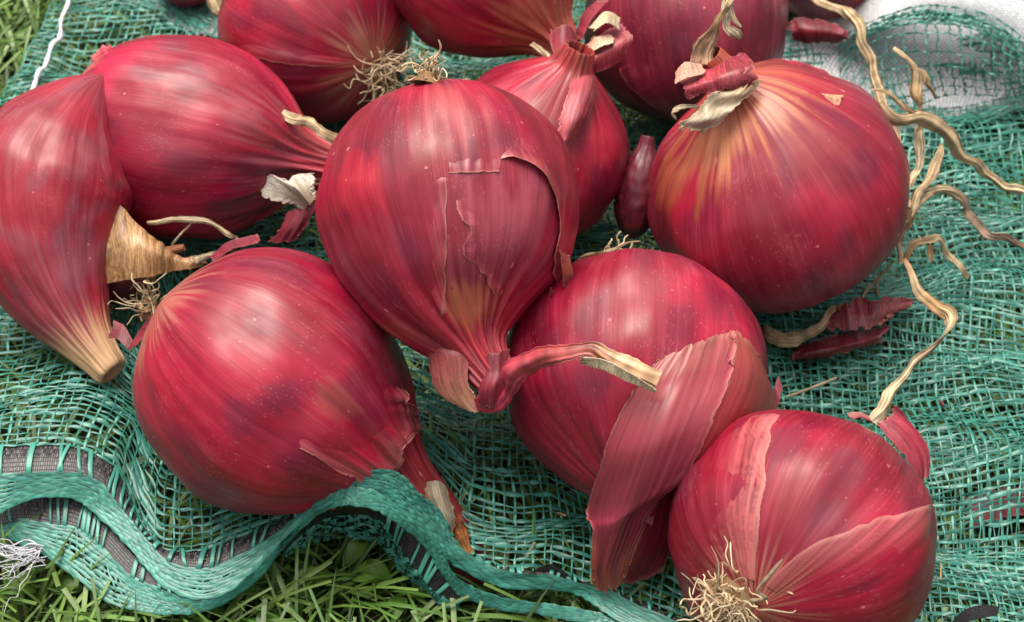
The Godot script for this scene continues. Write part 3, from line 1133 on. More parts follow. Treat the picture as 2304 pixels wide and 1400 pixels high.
	# white woven lining: a sheet lying under the net and one that rises in an arch at the back right
	obj("white_lining", plain_sheet(loft([[Vector3(9.67, 0, -18.1), Vector3(14.11, 0.1, -18.51), Vector3(18.45, 0.1, -17.98), Vector3(22.05, 0.1, -16.44)], [Vector3(10.49, 0.1, -15.43), Vector3(13.97, 0.2, -15.82), Vector3(18.04, 0.3, -15.47), Vector3(21.6, 0.2, -14.09)], [Vector3(11.91, -0.3, -11.95), Vector3(13.93, -0.3, -11.95), Vector3(16.1, -0.3, -13.14), Vector3(18.37, -0.3, -13.51)]], 50, 24), Color(0.78, 0.79, 0.83), 4, 1.5), M.liner, o)
	obj("white_lining", plain_sheet(loft([[Vector3(-16.54, -0.1, -21.43), Vector3(-14.81, 0, -20.77), Vector3(-12.57, 0.1, -20.11), Vector3(-10.6, 0.1, -20.11)], [Vector3(-14.72, 0, -19.95), Vector3(-13.64, 0.1, -18.38), Vector3(-12.32, 0.1, -17.59), Vector3(-10, 0.1, -17.08)]], 20, 10), Color(0.78, 0.79, 0.83), 1.5, 1), M.liner, o)
	obj("white_lining", plain_sheet(loft([[Vector3(11.9, 1.2, -20.72), Vector3(14.43, 3.6, -19.45), Vector3(17.87, 4.2, -18.98), Vector3(21.5, 3.4, -17.33)], [Vector3(12.16, 1, -17.76), Vector3(13.94, 3, -16.76), Vector3(17.11, 4, -15.86), Vector3(20.79, 3, -14.76)], [Vector3(12.6, 0.5, -16.38), Vector3(13.55, 2.3, -15.41), Vector3(15.19, 3.1, -15.39), Vector3(17.42, 3.3, -14.87), Vector3(20.8, 2, -13.65)]], 60, 24), Color(0.8, 0.81, 0.85), 3.5, 1.5), M.liner, o)
	var a0 := [Vector3(12.66, 0.8, -16.44), Vector3(13.42, 2.6, -15.4), Vector3(15.14, 3.45, -15.39), Vector3(16.26, 3.6, -15.22), Vector3(17.87, 3.5, -14.81), Vector3(19.18, 3, -14.07), Vector3(20.72, 2.2, -13.43)]
	var a1 := [Vector3(12.66, 0.4, -15.11), Vector3(13.35, 2.2, -15.02), Vector3(14.33, 2.9, -14.92), Vector3(15.9, 3.3, -14.67), Vector3(17.49, 3.3, -14.23), Vector3(19.01, 2.6, -13.61), Vector3(20.58, 1.6, -12.87)]
	var a2 := [Vector3(12.64, 0.4, -13.39), Vector3(13.59, 1.3, -13.91), Vector3(14.52, 1.8, -13.86), Vector3(16.01, 2.2, -13.55), Vector3(17.61, 2.2, -13.19), Vector3(19.02, 1.9, -12.79), Vector3(20.49, 1.3, -11.99)]
	var a3 := [Vector3(12.49, 0.3, -11.82), Vector3(13.65, 0.5, -11.98), Vector3(14.89, 0.6, -12.71), Vector3(16.46, 0.8, -13.34), Vector3(17.94, 0.9, -13.24), Vector3(19.45, 0.8, -13.1), Vector3(20.56, 0.7, -11.66)]
	rng.seed = 35
	var m := net(loft([a0, a1], 60, 8), 26, 3, 0.06, 0.1, 120, 16, 0.03, GREEN, 0.003, 0.02)
	obj("arch_seam", m, M.green, o).set_meta("kind", "stuff")
	m = net(loft([a1, a2, a3], 60, 20), 24, 6, 0.06, 0.07, 140, 60, 0.03, GREEN, 0.006, 0.012)
	obj("arch_net", m, M.green, o).set_meta("kind", "stuff")

	# frayed white yarn at the corner
	s = Shape.new()
	rng.seed = 41
	for k in 14:
		var p: Vector3 = Vector3(-14.824, 0.3, 6.965) + Vector3(rng.randfn(), rng.randfn() * 0.4, rng.randfn()) * 0.14
		var to: Vector3 = Vector3(-15.787, 0.3, 7.952) + Vector3(rng.randfn() * 0.35, rng.randf() * 0.5, rng.randfn() * 0.5)
		var path := [p]
		for q in 7:
			path.append(p.lerp(to, (q + 1) / 6.0) + Vector3(rng.randfn(), absf(rng.randfn()), rng.randfn()) * 0.07)
		tube(s, path, 0.02, 0.011, [Color(0.4, 0.41, 0.45), Color(0.46, 0.47, 0.5)], 5, 40)
	for k in 16:
		var p: Vector3 = Vector3(-14.958, 0.3, 6.732) + Vector3(rng.randfn() * 0.1, rng.randf() * 0.1, rng.randfn() * 0.12)
		var path := [p]
		for q in 5:
			path.append(p + Vector3(-0.45 * (q + 1), 0.12 * rng.randfn(), 0.14 * rng.randfn()))
		tube(s, path, 0.028, 0.02, [Color(0.5, 0.5, 0.54), Color(0.56, 0.56, 0.6)], 5, 24)
	obj("frayed_yarn", s, M.thread, o)


# ---------------------------------------------------------------- the onions
func heap() -> void:
	var o: Node3D
	var b: Bulb

	o = onion("B", "red onion at the upper left with pale pinkish shine and dry roots facing the camera", Vector3(-7.237, 3.619, -14.019), 3.619, Vector3(-0.658, -0.163, -0.735), {"seed": 2.0, "look": 1, "tan_amt": 0.2})
	b = onions.B
	torn(o, b, [Vector3(-10.43, 3.68, -12.32), Vector3(-9.95, 4.38, -11.75), Vector3(-9.06, 4.79, -11.12), Vector3(-8.07, 4.84, -10.72), Vector3(-7.28, 4.84, -10.61), Vector3(-6.19, 4.72, -10.73)], [Vector3(-10.41, 4.41, -12.47), Vector3(-9.82, 5.03, -11.91), Vector3(-8.86, 5.41, -11.33), Vector3(-7.88, 5.46, -10.97), Vector3(-7.09, 5.43, -10.89), Vector3(-6.09, 5.3, -11.03)], 0.07, PAPER, 0.2)
	tuft(o, Vector3(-4.75, 3.777, -11.395), Vector3(0.351, 0.852, 0.388), 90, 1.7, 0.65, 101, 0.026, 0.5)

	o = onion("C", "red onion at the top middle, its split neck pointing down right, above the centre one", Vector3(-1.071, 6.6, -14.349), 3.550, Vector3(0.658, -0.36, 0.661), {"seed": 7.0, "look": 2, "nl": 1.3, "nr": 0.16, "tan_amt": 0.35, "tan_from": 0.6, "spots": [[Vector3(0.435, 6.666, -11.136), 1.5, Color(0.34, 0.1, 0.05), 0.6]]})
	paper("neck_sleeve", [[Vector3(2.3, 5.61, -10.01), Vector3(2.76, 6.25, -10.45), Vector3(3.85, 6.51, -11.08)], [Vector3(2.36, 5.87, -9.39), Vector3(3.03, 6.49, -9.51), Vector3(4.21, 6.57, -10.22)], [Vector3(2.29, 5.69, -9.48), Vector3(3.05, 5.89, -9.26), Vector3(3.99, 5.92, -9.91)]], [PAPER, Color(0.42, 0.07, 0.09), PAPER], o, 0.05, 0.09, 3.0)
	paper("neck_sleeve", [[Vector3(2.23, 5.94, -11.02), Vector3(2.48, 6.31, -11.77), Vector3(3.03, 6.53, -12.34)], [Vector3(2.46, 6.11, -10.6), Vector3(2.77, 6.49, -11.22), Vector3(3.42, 6.61, -12.13)]], [PAPER2, PAPER], o, 0.05, 0.06, 4.0, 40, 20)
	paper("dry_neck_scrap", [[Vector3(2.44, 6.18, -10.07), Vector3(2.89, 6.68, -10.2), Vector3(3.44, 6.67, -10.33)], [Vector3(2.5, 6.31, -9.6), Vector3(3.02, 6.78, -9.53), Vector3(3.57, 6.74, -9.8)]], [Color(0.5, 0.25, 0.18), CREAM], o, 0.08, 0.08, 5.0, 40, 30)
	paper("dry_neck_scrap", [[Vector3(2.67, 6.68, -10.66), Vector3(3.21, 7.09, -11), Vector3(3.83, 6.88, -10.9)], [Vector3(2.81, 6.85, -10.24), Vector3(3.26, 7.18, -10.33), Vector3(3.73, 6.85, -10.24)]], [STRAW, CREAM], o, 0.06, 0.05, 6.0, 40, 30)
	paper("neck_sleeve", [[Vector3(1.28, 6.81, -10.51), Vector3(1.81, 7.07, -10.34), Vector3(2.28, 6.65, -10.47)], [Vector3(1.35, 6.52, -9.7), Vector3(1.8, 6.73, -9.47), Vector3(2.27, 6.36, -9.65)], [Vector3(1.5, 6.13, -9.23), Vector3(1.88, 6.29, -9.1), Vector3(2.2, 6.06, -9.3)]], [PAPER2, PAPER, Color(0.4, 0.2, 0.12)], o, 0.07, 0.05, 7.0, 40, 40)
	leaf_strip("dry_neck_scrap", [Vector3(0.66, 6.55, -9.89), Vector3(1.12, 6.44, -9.45), Vector3(1.58, 6.25, -9.06)], [0.16, 0.14, 0.08], 0.4, 0.2, 0.6, [STRAW, CREAM], o, 3.0, 30)

	o = onion("D", "red onion behind the centre one, a limp pink neck sleeve folded over its shoulder", Vector3(0.797, 3.297, -7.873), 3.297, Vector3(0.36, 0.882, -0.304), {"seed": 11.0, "look": 0, "nl": 1.15, "nr": 0.13, "ridge": 0.6, "base": Color(0.2, 0.004, 0.02), "tan_amt": 0.25})
	paper("neck_sleeve", [[Vector3(2.16, 6.57, -8.73), Vector3(2.63, 6.13, -9.38), Vector3(2.89, 6.18, -8.36)], [Vector3(1.82, 6.82, -7.1), Vector3(2.4, 6.81, -7.35), Vector3(2.78, 6.25, -7.34)], [Vector3(1.54, 6.46, -6.12), Vector3(2.1, 6.53, -6.24), Vector3(2.52, 6.22, -6.67)], [Vector3(1.44, 6.07, -5.67), Vector3(1.73, 5.98, -5.58), Vector3(2, 6.02, -5.94)]], [Color(0.5, 0.1, 0.12), Color(0.46, 0.08, 0.11), Color(0.5, 0.1, 0.12)], o, 0.05, 0.12, 8.0)

	o = onion("E", "large dark red onion with lavender shine, behind the large right onion at the top", Vector3(6.367, 3.807, -13.979), 3.807, Vector3(-0.122, 0.713, -0.691), {"seed": 17.0, "look": 1, "base": Color(0.16, 0.011, 0.03), "bright": Color(0.22, 0.018, 0.042), "dusk": Color(0.08, 0.016, 0.035)})
	torn(o, onions.E, [Vector3(3.76, 4.25, -11.24), Vector3(4.12, 3.8, -10.9), Vector3(4.61, 3.41, -10.63), Vector3(5.1, 3, -10.48), Vector3(5.78, 2.44, -10.47)], [Vector3(4.53, 5.18, -10.94), Vector3(4.86, 4.73, -10.61), Vector3(5.27, 4.31, -10.37), Vector3(5.76, 3.91, -10.22), Vector3(6.35, 3.38, -10.2)], 0.05, Color(0.3, 0.05, 0.06), 0.3, 0.02)

	o = onion("F", "large round red onion at the right with a golden patch round its dry tufted neck", Vector3(9.03, 4.403, -4.958), 4.403, Vector3(-0.36, 0.903, -0.235), {"seed": 23.0, "look": 2, "nl": 0.99, "nr": 0.06, "ridge": 0.22, "bend": Vector3(-0.952, 0.299, -0.06) * 2.5, "sq": 0.93, "tan_from": 0.66, "tan_amt": 0.6, "tan": Color(0.46, 0.15, 0.065), "base": Color(0.21, 0.009, 0.027), "spots": [[Vector3(6.3, 7.436, -4.064), 1.7, Color(0.46, 0.15, 0.06), 0.75], [Vector3(6.987, 7.927, -4.181), 1.3, Color(0.62, 0.26, 0.13), 0.7], [Vector3(5.227, 6.085, -3.968), 1.4, Color(0.3, 0.07, 0.03), 0.8], [Vector3(8.541, 8.499, -4.615), 0.9, Color(0.5, 0.2, 0.1), 0.5], [Vector3(7.881, 6.913, -1.612), 0.7, Color(0.2, 0.02, 0.04), 0.5], [Vector3(9.853, 8.117, -2.995), 1.1, Color(0.22, 0.02, 0.03), 0.5]]})
	leaf_strip("dry_neck", [Vector3(6.21, 9.22, -5.92), Vector3(6.24, 9.59, -6.19), Vector3(6.41, 10.01, -6.53), Vector3(6.61, 10.39, -6.84), Vector3(6.85, 10.64, -7.14), Vector3(7.12, 10.88, -7.58), Vector3(7.43, 11.16, -8.22)], [0.62, 0.52, 0.3, 0.22, 0.2, 0.2], 0.5, 0.0, 0.5, [Color(0.55, 0.32, 0.22), Color(0.55, 0.36, 0.2), STRAW], o, 5.0)
	leaf_strip("dry_leaf", [Vector3(7.38, 10.77, -8.69), Vector3(7.04, 10.43, -7.98), Vector3(6.95, 10.04, -7.35), Vector3(6.96, 9.87, -7), Vector3(7.23, 9.76, -6.7), Vector3(7.42, 9.57, -6.64)], [0.2, 0.17, 0.2, 0.2, 0.28, 0.1], 0.35, 0.3, 1.2, [STRAW, CREAM, CREAM, Color(0.2, 0.14, 0.07)], o, 7.0)
	leaf_strip("dry_leaf", [Vector3(7.34, 10.83, -8.61), Vector3(7.13, 10.54, -7.64), Vector3(7.22, 10.24, -7.12), Vector3(7.46, 9.98, -6.82)], [0.12, 0.12, 0.11, 0.09], 0.5, 0.0, 0.8, [STRAW, CREAM, STRAW], o, 9.0, 50)
	paper("neck_sleeve", [[Vector3(5.46, 8.76, -5.99), Vector3(6.42, 9.34, -5.9), Vector3(7.53, 9.38, -6.41)], [Vector3(5.44, 9.23, -4.98), Vector3(6.39, 9.78, -4.87), Vector3(7.78, 9.71, -5.4)], [Vector3(5.59, 8.95, -4.66), Vector3(6.54, 9.39, -4.55), Vector3(7.85, 9.34, -4.96)]], [PAPER, Color(0.43, 0.06, 0.08), PAPER2], o, 0.06, 0.13, 10.0)
	paper("neck_sleeve", [[Vector3(5.23, 9.34, -5.58), Vector3(5.53, 9.61, -5.75), Vector3(6.11, 9.5, -5.78)], [Vector3(5.19, 9.36, -4.99), Vector3(5.56, 9.61, -4.97), Vector3(6.18, 9.64, -5.16)]], [Color(0.55, 0.3, 0.22), Color(0.55, 0.33, 0.24)], o, 0.05, 0.06, 11.0, 40, 30)
	paper("dry_neck_scrap", [[Vector3(7.38, 9.54, -5.2), Vector3(7.62, 9.52, -5.02), Vector3(7.97, 9.28, -5.2)], [Vector3(6.91, 9.32, -4.78), Vector3(7.23, 9.42, -4.44), Vector3(7.69, 9.14, -4.73)], [Vector3(6.18, 9.44, -4.46), Vector3(6.56, 8.96, -4.35), Vector3(7.03, 9.05, -4.15)], [Vector3(5.93, 8.79, -4.31), Vector3(6.19, 8.98, -3.76), Vector3(6.75, 8.59, -4.07)], [Vector3(5.35, 8.71, -3.9), Vector3(5.79, 8.45, -3.9), Vector3(6.34, 8.57, -3.74)], [Vector3(5.32, 8.27, -3.84), Vector3(5.64, 8.37, -3.65), Vector3(6.02, 8.2, -3.91)]], [Color(0.5, 0.34, 0.18), CREAM, Color(0.5, 0.41, 0.3), CREAM], o, 0.1, 0.16, 12.0)
	leaf_strip("dry_neck_scrap", [Vector3(5.81, 8.82, -4.65), Vector3(5.3, 8.8, -4.47), Vector3(5.09, 8.65, -4.3), Vector3(5.2, 8.5, -4.12)], [0.12, 0.16, 0.17, 0.1], 0.4, 0.0, 0.9, [CREAM, STRAW], o, 13.0, 40)
	paper("torn_neck_skin", [[Vector3(7.78, 8.29, -6.74), Vector3(8.48, 8.62, -5.93), Vector3(9.33, 8.64, -5.43), Vector3(10.85, 8.28, -5.59)], [Vector3(7.27, 8.29, -6), Vector3(8.14, 8.55, -5.3), Vector3(9.13, 8.6, -4.93), Vector3(10.6, 8.29, -5.09)]], [Color(0.6, 0.36, 0.22), Color(0.45, 0.16, 0.09)], o, 0.02, 0.03, 14.0, 70, 24)

	o = onion("G", "red onion lying on its side at the left, its dark neck pointing right", Vector3(-11.686, 3.598, -8.342), 3.598, Vector3(0.971, -0.037, 0.235), {"seed": 31.0, "look": 0, "sq": 1.25, "nl": 1.25, "nr": 0.2, "base": Color(0.25, 0.005, 0.028), "bright": Color(0.44, 0.008, 0.055), "tan_amt": 0.15, "spots": [[Vector3(-8.395, 3.898, -5.644), 1.7, Color(0.12, 0.02, 0.035), 0.75], [Vector3(-8.894, 6.147, -7.024), 1.2, Color(0.3, 0.07, 0.09), 0.6], [Vector3(-7.793, 4.739, -6.732), 1.0, Color(0.16, 0.03, 0.045), 0.7]]})
	b = onions.G
	torn(o, b, [Vector3(-14.68, 5.83, -10.12), Vector3(-14.26, 5.99, -10.33), Vector3(-13.97, 6.07, -10.45)], [Vector3(-14.57, 6.18, -9.62), Vector3(-14.14, 6.45, -9.6), Vector3(-13.69, 6.72, -9.4)], 0.16, Color(0.6, 0.1, 0.15), 0.7, 0.02)
	paper("dry_neck_scrap", [[Vector3(-8.59, 3.76, -5.32), Vector3(-8.4, 4.28, -5.78), Vector3(-7.63, 4.57, -5.34), Vector3(-7.45, 4.39, -5.76), Vector3(-6.73, 4.34, -5.85)], [Vector3(-7.9, 3.75, -4.99), Vector3(-7.64, 4.26, -5.13), Vector3(-7.25, 4.58, -4.89), Vector3(-7.04, 4.34, -5.23), Vector3(-6.65, 4.21, -5.39)], [Vector3(-7.08, 3.67, -4.74), Vector3(-6.97, 3.84, -4.79), Vector3(-6.83, 4.02, -4.7), Vector3(-6.76, 3.92, -4.88), Vector3(-6.62, 3.92, -5.04)]], [Color(0.62, 0.57, 0.5), Color(0.5, 0.44, 0.36), Color(0.4, 0.28, 0.22)], o, 0.05, 0.08, 15.0)
	paper("neck_skin", [[Vector3(-7.77, 3.39, -4.87), Vector3(-7.22, 3.71, -4.95), Vector3(-6.76, 4.19, -5.36)], [Vector3(-8.01, 2.93, -4.48), Vector3(-7.45, 3.24, -4.39), Vector3(-6.62, 3.76, -4.84)], [Vector3(-8.43, 2.46, -4.38), Vector3(-7.79, 2.67, -4.17), Vector3(-7.34, 2.88, -4.11)]], [PAPER, PAPER2, PAPER2], o, 0.05, 0.1, 16.0)
	leaf_strip("dry_neck", [Vector3(-8.26, 5.45, -8.11), Vector3(-7.72, 5.45, -7.63), Vector3(-7.01, 5.41, -7.13), Vector3(-6.3, 5.41, -6.66), Vector3(-5.45, 5.28, -6.19)], [0.12, 0.24, 0.27, 0.27, 0.3], 0.35, 0.5, 0.9, [CREAM, STRAW, STRAW, STRAW2], o, 17.0)

	o = onion("O", "small onion in tan papery skin between the far left onion and its neighbour", Vector3(-13.593, 2, -3.831), 1.405, Vector3(0.97, 0.218, -0.104), {"seed": 37.0, "look": 1, "nl": 1.7, "nr": 0.08, "base": Color(0.1, 0.012, 0.018), "bright": Color(0.14, 0.015, 0.02), "dusk": Color(0.06, 0.01, 0.015), "tan_amt": 0.9, "tan_from": 0.5}, 80)
	paper("papery_neck", [[Vector3(-13.73, 5.31, -4.51), Vector3(-12.17, 4.26, -3.26), Vector3(-11.22, 3.39, -3.01), Vector3(-10.36, 3.16, -3.05)], [Vector3(-13.74, 4.29, -2.84), Vector3(-12.08, 4.25, -2.48), Vector3(-11.19, 3.41, -2.72), Vector3(-10.27, 3.12, -2.84)], [Vector3(-13.73, 3.12, -1.9), Vector3(-12.14, 3.41, -1.94), Vector3(-11.2, 3.1, -2.51), Vector3(-10.43, 2.97, -2.82)]], [Color(0.4, 0.2, 0.09), Color(0.5, 0.3, 0.15), Color(0.44, 0.24, 0.1)], o, 0.02, 0.09, 18.0)
	leaf_strip("dry_leaf", [Vector3(-12.12, 4.37, -3.56), Vector3(-11.49, 4.56, -3.47), Vector3(-10.68, 4.47, -3.37), Vector3(-9.82, 4.26, -3.42), Vector3(-9.25, 3.96, -3.37)], [0.09, 0.14, 0.15, 0.13, 0.08], 0.4, 0.3, 1.0, [STRAW, CREAM, STRAW], o, 19.0)
	leaf_strip("dry_leaf", [Vector3(-10.62, 3.24, -2.82), Vector3(-10.07, 3.56, -2.9), Vector3(-9.61, 3.78, -3), Vector3(-9.16, 4.01, -3.28)], [0.2, 0.14, 0.1, 0.07], 0.4, 0.3, 1.0, [CREAM, STRAW, STRAW], o, 20.0, 40)
	leaf_strip("dry_leaf", [Vector3(-11.41, 3.73, -3.1), Vector3(-11.08, 4.09, -3.22), Vector3(-10.77, 4.35, -3.38)], [0.06, 0.05, 0.05], 0.6, 0.3, 1.0, [CREAM, STRAW], o, 21.0, 24)
	tuft(o, Vector3(-12.228, 2.41, -1.528), Vector3(-0.1, 0.994, 0.054), 34, 1.5, 0.6, 103, 0.024)

	o = onion("H", "dull pinkish red onion at the far left edge, its tan neck tip pointing down", Vector3(-15.762, 4.3, -4.234), 2.839, Vector3(0, -0.477, 0.879), {"seed": 43.0, "look": 2, "arc": Vector3(0.995, 0.076, 0.064) * 0.68, "root_amt": 0.0, "ridge": 0.35, "prof": [Vector2(-1.66, 0.0), Vector2(-1.6, 0.1), Vector2(-1.42, 0.32), Vector2(-1.1, 0.61), Vector2(-0.85, 0.81), Vector2(-0.37, 1.0), Vector2(0.16, 0.94), Vector2(0.68, 0.78), Vector2(1.2, 0.53), Vector2(1.53, 0.35), Vector2(1.8, 0.24), Vector2(1.95, 0.2), Vector2(1.95, 0.12), Vector2(1.8, 0.05)], "lump": 0.02, "base": Color(0.22, 0.017, 0.035), "bright": Color(0.3, 0.012, 0.032), "dusk": Color(0.22, 0.06, 0.085), "pink": Color(0.46, 0.14, 0.15), "tan": Color(0.5, 0.32, 0.17), "tan_from": 1.35, "tan_amt": 1.0, "spots": [[Vector3(-14.044, 4.906, -1.503), 1.6, Color(0.2, 0.06, 0.085), 0.6]]})
	o = onion("M", "narrow dark red shallot standing between the onion behind the centre and the large right onion", Vector3(4.432, 2.4, -6.639), 0.811, Vector3(0.151, 0.709, -0.689), {"seed": 47.0, "look": 0, "sq": 2.0, "nl": 1.0, "nr": 0.2, "full": 0.1, "root_amt": 0.0, "tan_amt": 0.0, "ridge": 0.3, "base": Color(0.08, 0.006, 0.016), "bright": Color(0.11, 0.008, 0.018), "dusk": Color(0.06, 0.01, 0.02), "pink": Color(0.12, 0.02, 0.035)}, 80)
	o = onion("L", "dark red onion at the top right, mostly beyond the picture edge beside the white lining", Vector3(12.261, 2.857, -19.225), 2.857, Vector3(0.206, 0.834, -0.512), {"seed": 53.0, "look": 1, "base": Color(0.16, 0.01, 0.022), "bright": Color(0.2, 0.012, 0.025)}, 90)
	o = onion("P", "mostly hidden red onion at the top left edge, its dry neck in view", Vector3(-12.9, 1.586, -19.854), 1.586, Vector3(0.928, -0.041, 0.37), {"seed": 59.0, "look": 2, "root_amt": 0.2}, 80)
	leaf_strip("dry_neck", [Vector3(-11.64, 2.14, -18.01), Vector3(-11.42, 2.08, -17.31), Vector3(-11.17, 1.97, -16.87), Vector3(-10.83, 1.77, -16.63)], [0.35, 0.4, 0.36, 0.2], 0.5, 0, 0.4, [STRAW2, STRAW, Color(0.4, 0.3, 0.2)], o, 22.0, 40)

	o = onion("I", "big glossy red onion at the front left, white dry collar on its long neck", Vector3(-7.726, 3.962, 2.8), 4.171, Vector3(0.79, -0.453, 0.413), {"seed": 61.0, "look": 0, "nl": 1.72, "nr": 0.17, "full": 0.08, "sq": 1.05, "bend": Vector3(0.342, -0.871, 0.354) * 1.15, "tan_amt": 0.12, "base": Color(0.21, 0.005, 0.022), "spots": [[Vector3(-5.513, 6.173, 5.62), 0.9, Color(0.36, 0.1, 0.06), 0.35], [Vector3(-6.622, 5.6, 6.509), 1.6, Color(0.24, 0.012, 0.035), 0.6]]})
	b = onions.I
	torn(o, b, [Vector3(-6.38, 5.37, 6.54), Vector3(-5.51, 4.55, 6.4), Vector3(-4.81, 3.36, 5.95), Vector3(-4.3, 2.18, 4.87), Vector3(-3.98, 2.44, 4.48), Vector3(-3.71, 2.76, 4.02), Vector3(-3.55, 3.04, 3.59), Vector3(-3.57, 4.27, 3.92), Vector3(-3.49, 4.38, 3.39)], [Vector3(-6.6, 6.1, 6.22), Vector3(-5.97, 5.67, 6.23), Vector3(-5.35, 5.24, 6.08), Vector3(-4.73, 4.86, 5.72), Vector3(-4.34, 4.85, 5.29), Vector3(-4.15, 5.02, 4.91), Vector3(-4.08, 5.23, 4.65), Vector3(-4.08, 5.47, 4.41), Vector3(-3.96, 5.56, 3.96)], 0.14, Color(0.45, 0.1, 0.12), 0.5, 0.14)
	paper("dry_collar", [[Vector3(-2.75, 1.97, 5.37), Vector3(-2.46, 2.35, 5.54), Vector3(-2.09, 2.07, 5.41)], [Vector3(-2.82, 1.73, 5.66), Vector3(-2.32, 2.06, 5.97), Vector3(-1.82, 1.42, 6.04)], [Vector3(-2.47, 1.28, 6.2), Vector3(-2.11, 1.61, 6.42), Vector3(-1.76, 1.22, 6.27)], [Vector3(-2.24, 0.79, 6.62), Vector3(-2.06, 1.03, 6.81), Vector3(-1.87, 0.86, 6.54)]], [Color(0.64, 0.52, 0.38), CREAM, Color(0.6, 0.5, 0.36), STRAW], o, 0.05, 0.07, 23.0)
	leaf_strip("neck_tip", [Vector3(-2.06, 1.25, 5.92), Vector3(-1.82, 0.98, 6.25), Vector3(-1.57, 0.71, 6.65), Vector3(-1.32, 0.45, 7.03)], [0.34, 0.4, 0.36, 0.26], 0.7, 0, 0.2, [Color(0.3, 0.04, 0.03), Color(0.4, 0.14, 0.05), Color(0.5, 0.24, 0.08)], o, 24.0, 50)
	paper("loose_skin", [[Vector3(-12.28, 3.95, 1.62), Vector3(-12.03, 4.37, 1.42), Vector3(-11.33, 5.18, 1.08)], [Vector3(-11.96, 4.49, 1.91), Vector3(-11.67, 4.84, 1.8), Vector3(-11.17, 5.32, 1.38)]], [PAPER2, PAPER], o, 0.05, 0.05, 25.0, 40, 20)
	paper("loose_skin", [[Vector3(-9.66, 5.88, -0.68), Vector3(-9.08, 6.25, -0.97), Vector3(-8.1, 6.36, -1.26)], [Vector3(-9.46, 6.11, -0.34), Vector3(-8.88, 6.41, -0.54), Vector3(-7.98, 6.48, -0.77)]], [PAPER2, PAPER2], o, 0.05, 0.05, 26.0, 40, 20)

	o = onion("J", "red onion right of centre with a big loose skin flap down its front", Vector3(3.929, 3.959, 2.566), 4.167, Vector3(-0.052, -0.15, 0.987), {"seed": 67.0, "look": 1, "sq": 0.98, "nl": 1.12, "nr": 0.1, "base": Color(0.23, 0.005, 0.025), "bright": Color(0.37, 0.008, 0.04), "tan_amt": 0.1})
	b = onions.J
	paper("skin_flap", [[Vector3(4.29, 7.54, 4.87), Vector3(5.43, 7.61, 4.23), Vector3(6.75, 7.14, 3.31)], [Vector3(3.42, 6.96, 5.79), Vector3(4.92, 7.37, 5.4), Vector3(6.61, 7.1, 4.72)], [Vector3(2.68, 5.47, 6.79), Vector3(4.09, 6.51, 7.11), Vector3(5.92, 6.63, 6.41)], [Vector3(2.27, 3.02, 7.07), Vector3(3.47, 4.52, 7.96), Vector3(5.18, 5.32, 7.43)], [Vector3(2.39, 3.15, 7.86), Vector3(3.22, 3.86, 8.18), Vector3(4.34, 4.03, 7.58)], [Vector3(2.39, 1.86, 8.3), Vector3(2.87, 2.16, 8.57), Vector3(3.67, 2.46, 8.37)], [Vector3(2.47, 0.91, 8.5), Vector3(2.91, 0.95, 8.76), Vector3(3.39, 1.1, 8.59)]], [Color(0.34, 0.08, 0.075), Color(0.26, 0.035, 0.052), Color(0.2, 0.026, 0.046), Color(0.19, 0.022, 0.04), Color(0.26, 0.055, 0.04)], o, 0.025, 0.035, 27.0, 110, 130)
	paper("skin_flap", [[Vector3(6.75, 7.14, 3.34), Vector3(7.11, 6.77, 3.36), Vector3(7.53, 6.09, 3.5)], [Vector3(6.58, 7.09, 4.77), Vector3(7.44, 6.15, 4.35), Vector3(8.21, 3.97, 3.44)], [Vector3(5.87, 6.58, 6.42), Vector3(6.88, 5.9, 5.72), Vector3(8.06, 3.84, 4.23)], [Vector3(5.14, 5.28, 7.41), Vector3(5.88, 5.33, 6.86), Vector3(6.71, 4.98, 6.12)], [Vector3(4.32, 3.93, 7.56), Vector3(4.87, 4.01, 6.84), Vector3(5.51, 3.94, 6.29)], [Vector3(3.68, 2.37, 8.32), Vector3(4.46, 2.13, 7.83), Vector3(5.03, 2.05, 7.3)], [Vector3(3.37, 1.02, 8.53), Vector3(3.97, 0.75, 8.23), Vector3(4.67, 0.75, 7.91)]], [Color(0.34, 0.07, 0.06), Color(0.28, 0.03, 0.04), Color(0.22, 0.014, 0.03), Color(0.18, 0.012, 0.025)], o, 0.02, 0.035, 28.0, 60, 110)
	paper("loose_skin", [[Vector3(8.28, 3.1, 2.94), Vector3(8.35, 3.46, 2.67), Vector3(8.47, 3.6, 2.34)], [Vector3(8.36, 2.96, 3.27), Vector3(8.5, 3.26, 3.06), Vector3(8.61, 3.33, 2.66)]], [Color(0.5, 0.1, 0.13), Color(0.5, 0.1, 0.13)], o, 0.06, 0.03, 29.0, 30, 20)
	tuft(o, Vector3(3.194, 5.381, -1.179), Vector3(0.192, 0.766, -0.613), 9, 0.9, 0.7, 104, 0.03, 0.2)
	leaf_strip("root_scrap", [Vector3(2.08, 6.26, -0.21), Vector3(2.56, 6.49, -0.32), Vector3(3.26, 6.62, -0.32), Vector3(4.05, 6.5, -0.65)], [0.05, 0.09, 0.07, 0.03], 0.5, 0, 1, [STRAW2, STRAW, STRAW], o, 30.0, 40)

